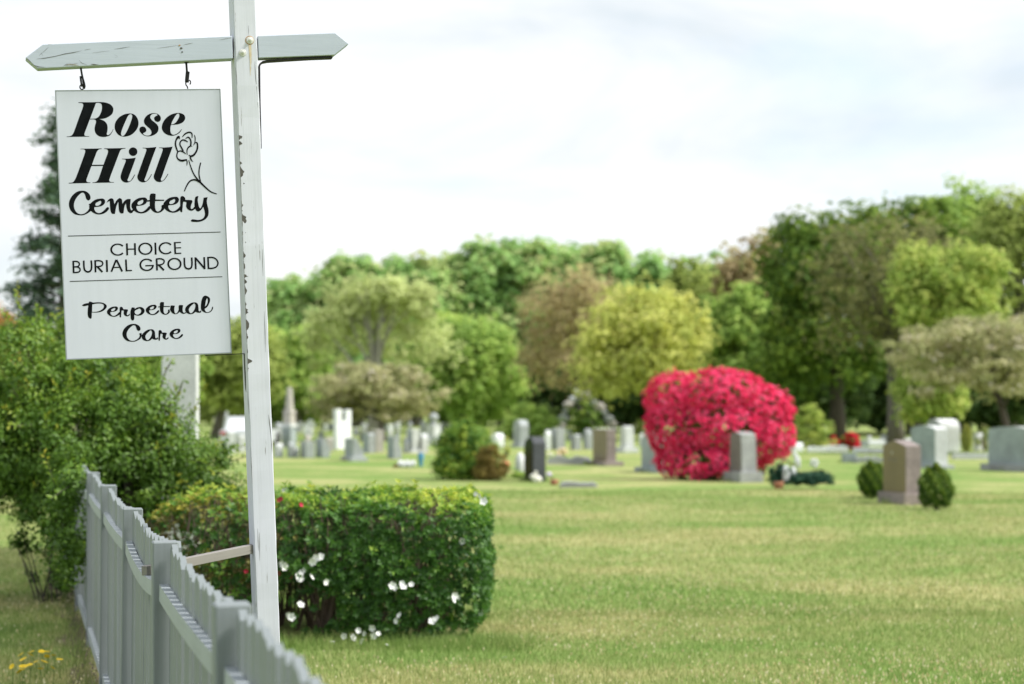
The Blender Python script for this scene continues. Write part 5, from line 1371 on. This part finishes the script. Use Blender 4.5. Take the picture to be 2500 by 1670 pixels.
for i, (px, pyt, pyb, ww, lab) in enumerate(((1919,1136,1168,.085,'taller white candle in the evergreen grave blanket'),(1937,1139,1166,.055,'shorter white candle in the evergreen grave blanket'))):
    p = at(px, pyb, d+.35); H = at(px, pyt, d+.35).z-p.z
    o = thing('white_candle', (p.x, d+.35, max(.1, p.z)), lab, 'candle')
    V, Fc = lathe([(ww*.9,-.06),(ww,0),(ww*.95,H*.7),(ww*.6,H*.95),(.01,H)], 16); mesh_obj('wax', V, Fc, M_WHITE, o, smooth=True)
    V, Fc = tube([(0,0,H*.97),(.004,0,H+.03)], [.004,.003], 5); mesh_obj('wick', V, Fc, M_IRON, o)
p = at(1944, 1125, d+.4)
o = thing('white_dove', (p.x, d+.4, p.z-.06), 'white bird-shaped ornament above the candles on the grave blanket', 'ornament')
V, Fc = ell((0,0,.09), (.045,.05,.12)); mesh_obj('body', V, Fc, M_WHITE, o, smooth=True)
V, Fc = ell((-.05,-.02,.20), (.035,.035,.04)); mesh_obj('head', V, Fc, M_WHITE, o, smooth=True)
V, Fc = ell((.06,.03,.02), (.03,.03,.13)); mesh_obj('wing', V, Fc, M_WHITE, o, smooth=True)
V, Fc = tube([(0,0,-.35),(0,0,.02)], [.008,.008], 5); mesh_obj('stake', V, Fc, M_STEM, o)
p = at(1988, 1130, d+.5)
o = thing('white_flower', (p.x, d+.5, 0), 'single white flower on a stem right of the grave blanket candles', 'flower')
for i in range(5):
    a = i*1.256; V, Fc = ell((.06*math.cos(a), .03*math.sin(a*2), p.z+.06*math.sin(a)), (.045 if i % 2 else .03,.02,.03 if i % 2 else .05), 6, 8); mesh_obj('petal', V, Fc, M_WHITE, o, smooth=True)
V, Fc = tube([(0,0,0),(.02,0,p.z*.5),(0,0,p.z)], [.009,.008,.007], 6); mesh_obj('stem', V, Fc, M_STEM, o)

# ================================================================== PINK AZALEA
d = 46.5; k = d/F
az = thing('pink_azalea', (at(1740,900,d).x, d, 0), 'huge rounded azalea covered in bright pink blossom', 'azalea')
al = []
for (px, py, rx, rz) in ((1654,972,74,60),(1760,962,110,58),(1850,1000,82,60),(1640,1040,58,70),(1760,1040,120,75),(1870,1065,66,58),(1660,1115,58,55),(1720,1130,90,48),(1800,1100,70,55),(1690,1150,60,28),(1760,940,60,34)):
    c = at(px, py, d); al.append((c.x, d+.15*math.sin(px), c.z, rx*k, rx*k*.85, rz*k))
P_, Nn, tint, C = clump_points(al, 300, 60, .16, under=.7)
loc = np.array(az.location)
inside = np.zeros(len(P_))
fo = leaf_soup((P_-loc)*np.array([.87,.87,.92]), Nn, .075, .04, tint*.5, 'foliage', PAL['shrub'], az); tag(fo, kind='stuff')
def lobe_shell(lobes, n):
    lb_ = np.array(lobes); wt = lb_[:,3]*lb_[:,5]; wt = wt/wt.sum(); out_p, out_n = [], []
    while len(out_p) < n:
        li = RNG.choice(len(lb_), p=wt); dv = unit(1)[0]
        p = lb_[li,:3]+dv*lb_[li,3:6]
        bad = False
        for j, l in enumerate(lb_):
            if j != li and np.sum(((p-l[:3])/(l[3:6]*.93))**2) < 1: bad = True; break
        if bad or p[2] < .1: continue
        out_p.append(p); out_n.append(dv)
    return np.array(out_p), np.array(out_n)
BP, BN = lobe_shell(al, 5200)
BP = BP+BN*(RNG.normal(size=(len(BP),1))*.045)
gapn = np.sin(BP[:,0]*5.1+BP[:,2]*3.3)+np.sin(BP[:,2]*6.7-BP[:,0]*2.9+1.3)+.5*np.sin(BP[:,1]*5)
lowf = np.clip((1.1-BP[:,2])/1.1, 0, 1)
kp = (gapn+RNG.normal(size=len(BP))*.5 > -1.55+.85*lowf) | (RNG.random(len(BP)) < .25)
BP, BN = BP[kp], BN[kp]
fx = BN[:,1]*-1+.5*BN[:,2]
order = np.argsort(-fx)
pk_meshes = []
for v in range(4):
    rr = np.random.default_rng(v); parts = []
    V, Fc = [], []
    for q in range(3):      # a truss of three funnel flowers
        a0 = rr.random()*6.28; ox, oy = .038*math.cos(q*2.1+a0), .038*math.sin(q*2.1+a0)
        for kk in range(5):
            a = 2*math.pi*kk/5+a0; c, s_ = math.cos(a), math.sin(a); r_ = .052
            pr = [(0.05,0,-.3),(0.55,-.34,.1),(1.05,-.2,.35),(1.05,.2,.35),(0.55,.34,.1)]
            o = len(V); V += [(ox+(x*c-y*s_)*r_, oy+(x*s_+y*c)*r_, z*r_+.01*q) for x, y, z in pr]; Fc.append((o,o+1,o+2,o+3,o+4))
    me = bpy.data.meshes.new('blossom'); me.from_pydata(V, [], Fc); me.update(); me.materials.append(PAL['pink'])
    at_ = me.attributes.new('tint', 'FLOAT', 'POINT'); at_.data.foreach_set('value', np.full(len(V), .15+.25*v, dtype=np.float32)); pk_meshes.append((np.array(V), Fc, me))
def quat_for(nv):
    return Vector(nv+np.array([0,0,.25])).to_track_quat('Z', 'Y')
for j in order[:300]:
    o = bpy.data.objects.new('blossom', pk_meshes[random.randrange(4)][2]); link(o, az); o.location = Vector(BP[j]-loc); o.rotation_mode = 'QUATERNION'; o.rotation_quaternion = quat_for(BN[j]+RNG.normal(size=3)*.2); s = random.uniform(.65,.95); o.scale = (s,s,s)
SV, ST_ = [], []
Vb = np.array([[(x) for x in p] for p in pk_meshes[0][0]])
for j in order[300:]:
    q = quat_for(BN[j]+RNG.normal(size=3)*.2).to_matrix(); s = random.uniform(.65,.95)
    SV.append((Vb*s) @ np.array(q).T+(BP[j]-loc)); ST_.append(random.random())
fo = tri_mesh('blossoms', np.array(SV), len(Vb), PAL['pink'], az, np.array(ST_), pk_meshes[0][1]); tag(fo, kind='stuff')
V, Fc = merge([tube([(random.uniform(-.3,.1), random.uniform(-.2,.2), -.05), (Vector(al[i % len(al)][:3])-Vector(loc))*.5, Vector(al[i % len(al)][:3])-Vector(loc)], [.04,.03,.01], 6, False) for i in range(14)])
tag(mesh_obj('stems', V, Fc, BARK_D, az), kind='stuff')
# small red sprigs right of the grey stone
def flower_bush(name, x0, x1, yt, yb, label, pal, fpal, nleaf=900, nfl=300, leaf=.07, share=.5, cat='shrub', dd=None):
    d = dd or depth_of(yb); k = d/F; xc = (x0+x1)/2; c = at(xc, (yt+yb)/2, d); W = (x1-x0)*k/2; H = at(xc, yt, d).z
    r = thing(name, (c.x, d+W*.6, 0), label, cat)
    lb_ = [(0,0,H*.5,W*.8,W*.7,H*.48),(-W*.45,0,H*.38,W*.5,W*.5,H*.36),(W*.45,0,H*.40,W*.5,W*.5,H*.38),(0,-.1,H*.72,W*.5,W*.5,H*.28),(0,0,H*.22,W*.85,W*.7,H*.24),(-W*.3,-.1,H*.25,W*.6,W*.5,H*.26)]
    P_, Nn, tint, C = clump_points(lb_, max(12, nleaf//30), 30, .16*W+.03, under=.98); ok = P_[:,2] > .02
    fo = leaf_soup(P_[ok], Nn[ok], leaf, leaf*.5, tint[ok], 'foliage', PAL[pal], r); tag(fo, kind='stuff')
    if fpal:
        P_, Nn, tint, C = clump_points(lb_, max(6, nfl//12), 12, .12*W+.02, inner=0, under=.7); ok = P_[:,2] > .05
        fo = leaf_soup(P_[ok], Nn[ok], leaf*1.2, leaf*.9, tint[ok], 'flowers', PAL[fpal], r); tag(fo, kind='stuff')
    V, Fc = merge([tube([(0,0,-.05), (W*random.uniform(-.5,.5), W*random.uniform(-.4,.4), H*.6)], [.02,.006], 5, False) for i in range(7)])
    mesh_obj('stems', V, Fc, BARK_D, r)
    return r
flower_bush('red_azalea_sprig', 1852, 1880, 1108, 1160, 'small sprig of red azalea at the right of the grey stone', 'shrub', 'red', 260, 200, .06)
flower_bush('red_azalea', 2050, 2106, 1056, 1100, 'distant small red azalea left of the grey tree trunk', 'shrub', 'red', 500, 900, .10)
flower_bush('orange_azalea', 2014, 2054, 1064, 1100, 'distant low shrub with red and yellow-green leaves beside the red azalea', 'yellow', 'red', 500, 160, .09)
flower_bush('bright_bush', 1930, 2036, 988, 1093, 'bright green rounded bush just right of the pink azalea', 'bright', None, 3600, 0, .13)
flower_bush('green_bush', 1205, 1370, 985, 1070, 'broad green bush behind the tall round-topped gravestone', 'green', None, 4200, 0, .19, dd=97)
flower_bush('yellow_shrub', 1538, 1582, 1024, 1062, 'low dark olive shrub left of the pink azalea', 'olive', None, 900, 0, .15)
flower_bush('round_bush', 1050, 1222, 1028, 1172, 'dense round green bush on the lawn left of the black gravestone', 'hedge', None, 15000, 0, .085)
flower_bush('dying_shrub', 1150, 1240, 1086, 1174, 'brown dying shrub at the right side of the round green bush', 'dead', None, 4200, 0, .075)
flower_bush('yellow_sprout', 1222, 1252, 1068, 1120, 'small yellow-green sprout between the round bush and the black gravestone', 'yellow', None, 200, 0, .07)
flower_bush('flower_shrub', 2384, 2428, 1036, 1102, 'thin pinkish flowering shrub left of the wide grey gravestone', 'olive', 'dogwood', 500, 120, .09)
# boxwoods and little conifer
def boxwood(x0, x1, yt, yb, label, egg=1.0, pal='boxwood', nn=5200, leaf=.042):
    d = depth_of(yb); k = d/F; W = (x1-x0)*k/2; H = at((x0+x1)/2, yt, d).z
    r = thing('boxwood' if pal == 'boxwood' else 'dwarf_conifer', (at((x0+x1)/2,900,d).x, d+W*.7, 0), label, 'bush')
    n = nn; D = unit(n); D[:,2] = np.where(D[:,2] < -.85, -D[:,2], D[:,2])
    nz = 1+.075*np.sin(D[:,0]*9+D[:,2]*7+x0)+.05*np.sin(D[:,2]*15+D[:,1]*11+x0)+RNG.normal(size=n)*.045
    taper = np.where(D[:,2] > 0, 1-egg*.30*D[:,2]**1.3, 1.0)
    P_ = D*np.array([W*.93, W*.93, H*.50])*nz[:,None]*(.80+.20*RNG.random((n,1))**.3); P_[:,0] *= taper; P_[:,1] *= taper; P_[:,2] += H*.49
    tint = np.clip(.40+.25*np.sin(D[:,0]*9+D[:,2]*7+x0)+.2*D[:,2]+RNG.normal(size=n)*.2, 0, 1)
    fo = leaf_soup(P_, norm(D+np.array([0,0,.4])+RNG.normal(size=(n,3))*.5), leaf, leaf*.6, tint, 'foliage', PAL[pal], r); tag(fo, kind='stuff')
    V, Fc = tube([(0,0,-.05),(0,0,H*.5)], [.04,.02], 7); mesh_obj('trunk', V, Fc, BARK_D, r)
boxwood(2095, 2172, 1128, 1220, 'round dark boxwood left of the brown gravestone', .3)
boxwood(2244, 2336, 1136, 1246, 'egg-shaped dark boxwood right of the brown gravestone', .6)
boxwood(2346, 2374, 1038, 1104, 'small yellow-green dwarf conifer behind the large grey gravestones', 1.0, 'yellow', 1500, .09)

# ================================================================== TREES
TG = 'trees at the back of the cemetery'
tree('pale_green_tree', 580, 790, 622, 960, 150, 'far', 'pale green far tree just right of the sign post', group=TG, n=9000, leaf=.62)
tree('far_green_tree', 715, 925, 580, 940, 150, 'far', 'far green tree above the left half of the khaki tree', group=TG, n=9500, leaf=.62)
tree('far_green_tree', 850, 1050, 590, 940, 152, 'far', 'far green tree above the right half of the khaki tree', group=TG, n=9000, leaf=.62)
tree('far_green_tree', 965, 1190, 545, 950, 155, 'far', 'tall far green tree at the left of the middle hump', group=TG, n=10500, leaf=.62)
tree('far_green_tree', 1110, 1340, 535, 950, 156, 'far', 'tallest far green tree in the middle of the hump', group=TG, n=10500, leaf=.62)
tree('far_green_tree', 1265, 1470, 545, 950, 155, 'far', 'far green tree above the brown tree', group=TG, n=9500, leaf=.62)
tree('far_green_tree', 1380, 1560, 580, 950, 154, 'far', 'far green tree above the yellow-green tree', group=TG, n=9000, leaf=.62)
for (xc_, tp_, lab_) in ((680,634,'1st'),(790,604,'2nd'),(880,596,'3rd'),(965,600,'4th'),(1055,566,'5th'),(1145,557,'6th'),(1225,551,'7th'),(1305,556,'8th'),(1385,565,'9th'),(1455,585,'10th'),(1525,598,'11th')):
    tree('wood_edge_tree', xc_-105, xc_+105, tp_-8, 940, 164, 'far', 'green tree in the farthest row of the wood, %s from the left' % lab_, group='farthest row of the wood', n=5200, leaf=.60, tr=.2, limbs=5)
tree('green_tree', 935, 1195, 725, 975, 122, 'green', 'full green tree standing between the khaki tree and the brown tree', group=TG, n=9000, leaf=.38)
tree('dark_green_tree', 600, 760, 740, 960, 125, 'green', 'dark green tree behind the obelisk', group=TG, n=6000, leaf=.4)
tree('khaki_tree', 690, 1045, 638, 880, 108, 'khaki', 'wide khaki budding tree with pale forked limbs', group=TG, trunk=860, bark=BARK_L, n=6000, leaf=.28, limbs=20, tr=.42, rc=.85, nclump=230, inner=.1, under=.4, lobes=[(-.62,0,-.05,.34,.45),(.62,0,0,.34,.45),(-.32,0,.45,.42,.45),(.3,0,.5,.44,.44),(0,.35,.35,.5,.5),(-.80,0,-.5,.2,.36),(.78,0,-.45,.2,.36),(0,.6,-.2,.7,.7),(0,-.2,.62,.4,.33)])
tree('khaki_dogwood', 705, 1012, 828, 975, 94, 'dogwood', 'low spreading khaki dogwood with hints of pink above the gravestones', group=TG, trunk=880, n=8000, leaf=.20, limbs=12, tr=.16, flat=.45)
tree('olive_tree', 445, 650, 735, 950, 98, 'olive', 'olive green tree with a brown trunk seen left and right of the sign post', group=TG, trunk=492, n=7500, leaf=.30, tr=.26)
tree('brown_tree', 1178, 1470, 612, 915, 108, 'brown', 'brown budding tree left of the yellow-green tree', group=TG, trunk=1345, bark=BARK, n=6500, leaf=.24, limbs=26, tr=.34, inner=.35)
tree('yellow_green_tree', 1328, 1628, 643, 950, 96, 'yellow', 'bright yellow-green tree in the middle of the tree line', group=TG, trunk=1500, n=9000, leaf=.27, tr=.26, limbs=14)
tree('mixed_tree', 1515, 1690, 580, 930, 124, 'olive', 'green-brown tree right of the yellow-green tree', group=TG, n=7000, leaf=.38)
tree('brownish_tree', 1630, 1830, 518, 930, 120, 'brown', 'brownish budding tree behind the left edge of the dark tree', group=TG, n=7000, leaf=.36, limbs=18)
tree('inner_green_tree', 1600, 1800, 640, 960, 112, 'green', 'green tree directly behind the pink azalea', group=TG, n=7500, leaf=.36)
tree('big_dark_tree', 1725, 2110, 442, 960, 98, 'dark', 'big dark olive tree right of the pink azalea', group=TG, n=11000, leaf=.34, tr=.4, bark=BARK_D)
tree('upper_green_tree', 2080, 2320, 398, 800, 118, 'green', 'tallest green tree on the right skyline', group=TG, n=8000, leaf=.38)
tree('right_olive_tree', 2190, 2480, 425, 900, 108, 'olive', 'olive tree cut by the right edge of the picture', group=TG, n=9000, leaf=.34)
tree('grey_budding_tree', 1850, 2230, 480, 860, 88, 'greyolive', 'tall half-bare tree with grey trunk and limbs at the right', group=TG, trunk=2052, n=4200, leaf=.24, limbs=44, tr=.36, inner=.3, bark=BARK)
tree('bright_tree', 2035, 2310, 553, 800, 84, 'bright', 'fresh bright green tree on the right', group=TG, trunk=2160, n=8000, leaf=.26, tr=.2)
tree('bright_understorey_tree', 2050, 2220, 770, 990, 84, 'bright', 'small bright green tree beneath the fresh green one', group=TG, n=4200, leaf=.25, tr=.1)
tree('pink_dogwood', 2040, 2470, 716, 925, 70, 'dogwood', 'spreading pinkish khaki dogwood at the right edge', group=TG, trunk=2322, bark=BARK_D, n=9000, leaf=.17, limbs=16, tr=.17, flat=.4)
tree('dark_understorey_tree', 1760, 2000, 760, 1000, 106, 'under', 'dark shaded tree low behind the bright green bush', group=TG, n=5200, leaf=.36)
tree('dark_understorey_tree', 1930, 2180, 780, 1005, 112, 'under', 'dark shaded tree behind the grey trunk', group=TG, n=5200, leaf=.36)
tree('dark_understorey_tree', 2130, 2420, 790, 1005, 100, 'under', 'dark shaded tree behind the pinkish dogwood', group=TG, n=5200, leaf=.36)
tree('rust_tree', -120, 72, 690, 960, 62, 'rust', 'rust coloured tree at the left edge behind the bush', group=TG, n=6000, leaf=.18, tr=.15)
tree('hidden_green_tree', 60, 300, 740, 960, 92, 'olive', 'olive tree behind the bush, mostly hidden by the sign', group=TG, n=6000, leaf=.3)
tree('hidden_green_tree', 260, 480, 720, 960, 96, 'green', 'green tree behind the stone pillar, mostly hidden by the sign', group=TG, n=6000, leaf=.3)
# conifer at the left: whorls of drooping branches with gaps
d = 46.0; p = at(152, 900, d); zt = at(152, 235, d).z
sp_ = thing('spruce_tree', (p.x, d, 0), 'tall dark blue-grey conifer with gaps, half hidden by the sign', 'tree', TG)
LP, LN, LA, br_ = [], [], [], []
nw = 46
for i in range(nw):
    f_ = (i+random.uniform(-.6,.6))/(nw-1); f_ = min(1, max(0, f_)); z = 1.6+(zt-1.8)*f_
    L_ = (1.85*(1-f_)**.75+.14)*random.choice((.55,.8,1.0,1.15))
    for j in range(3):
        a = random.uniform(0, 6.283); ll = L_*random.uniform(.6,1.1); rise = random.uniform(-.25,.15)
        c, s_ = math.cos(a), math.sin(a)
        br_.append(tube([(0,0,z), (c*ll*.5, s_*ll*.5, z+rise*ll*.6), (c*ll, s_*ll, z+rise*ll)], [.03,.018,.006], 4, False))
        for q in range(int(20+75*ll)):
            u_ = 1-abs(random.gauss(0,.33)); b0 = Vector((c*ll*u_, s_*ll*u_, z+rise*ll*u_))
            LP.append(b0+Vector((random.gauss(0,.13), random.gauss(0,.13), random.gauss(-.04,.10)))); LN.append((random.gauss(0,.5), random.gauss(0,.5), 1))
fo = leaf_soup(np.array([tuple(q) for q in LP]), norm(np.array(LN)), .20, .07, np.clip(RNG.random(len(LP))*.7+.15, 0, 1), 'crown', PAL['spruce'], sp_); tag(fo, kind='stuff')
V, Fc = merge([tube([(0,0,-.1),(0,0,zt*.5),(0,0,zt)], [.16,.10,.01], 8)]+br_); mesh_obj('trunk', V, Fc, BARK_D, sp_, smooth=True)
flower_bush('arch_shrub', 1385, 1478, 980, 1060, 'dark green shrub growing inside the boulder arch', 'shrub', None, 2600, 0, .20, dd=101.5)
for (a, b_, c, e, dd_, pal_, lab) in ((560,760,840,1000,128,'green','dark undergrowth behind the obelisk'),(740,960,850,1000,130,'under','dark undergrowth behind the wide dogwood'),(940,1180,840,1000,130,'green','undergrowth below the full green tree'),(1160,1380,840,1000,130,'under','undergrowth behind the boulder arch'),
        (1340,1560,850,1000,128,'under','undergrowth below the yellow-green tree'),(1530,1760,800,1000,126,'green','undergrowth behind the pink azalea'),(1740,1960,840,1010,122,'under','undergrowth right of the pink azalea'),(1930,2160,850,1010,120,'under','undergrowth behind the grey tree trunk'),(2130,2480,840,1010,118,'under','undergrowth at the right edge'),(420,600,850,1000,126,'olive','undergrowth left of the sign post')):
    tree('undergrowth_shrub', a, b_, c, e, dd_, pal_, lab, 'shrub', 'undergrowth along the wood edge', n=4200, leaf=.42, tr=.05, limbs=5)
tree('skyline_tree', 1930, 2260, 452, 900, 116, 'dark', 'dark green tree filling the skyline behind the half-bare grey tree', group=TG, n=9500, leaf=.40)
tree('skyline_tree', 1560, 1800, 560, 930, 128, 'far', 'green skyline tree left of the big dark tree', group=TG, n=8000, leaf=.45)
# dark wood behind everything: nobody could count it
wx = RNG.uniform(-52, 60, 420); wl = [(x, 168+6*math.sin(x), 2.2+1.2*math.sin(x*.7)+1.5*RNG.random(), 2.6, 3.0, 2.6) for x in wx]
P_, Nn, tint, C = clump_points(wl, 900, 26, 1.1); ok = P_[:,2] > .05
wo = leaf_soup(P_[ok], Nn[ok], .75, .5, tint[ok]*.7, 'far_wood', PAL['green'], None); tag(wo, 'band of far woodland undergrowth behind the trees', 'wood', kind='stuff')

# uncut grass round the feet of the nearer stones
FV = []
for o in list(bpy.data.objects):
    if o.name.startswith('gravestone') and o.parent is None and o.location.y < 62:
        for k in range(90):
            a = random.uniform(0, 6.283); r_ = random.uniform(.25, .42)
            x, y = o.location.x+math.cos(a)*r_, o.location.y-.05+math.sin(a)*r_; h = random.uniform(.04, .15); q = random.uniform(0, 6.283)
            FV.append([(x-.008, y, -.01), (x+.008, y, -.01), (x+math.cos(q)*h*.4, y+math.sin(q)*h*.4, h)])
tag(tri_mesh('foot_grass', np.array(FV), 3, mgr, None, RNG.random(len(FV))*.6, [(0,1,2)]), 'uncut grass tufts round the feet of the gravestones', 'grass', kind='stuff')
for o in bpy.data.objects:
    if o.name.split('.')[0] == 'stems': o['kind'] = 'stuff'
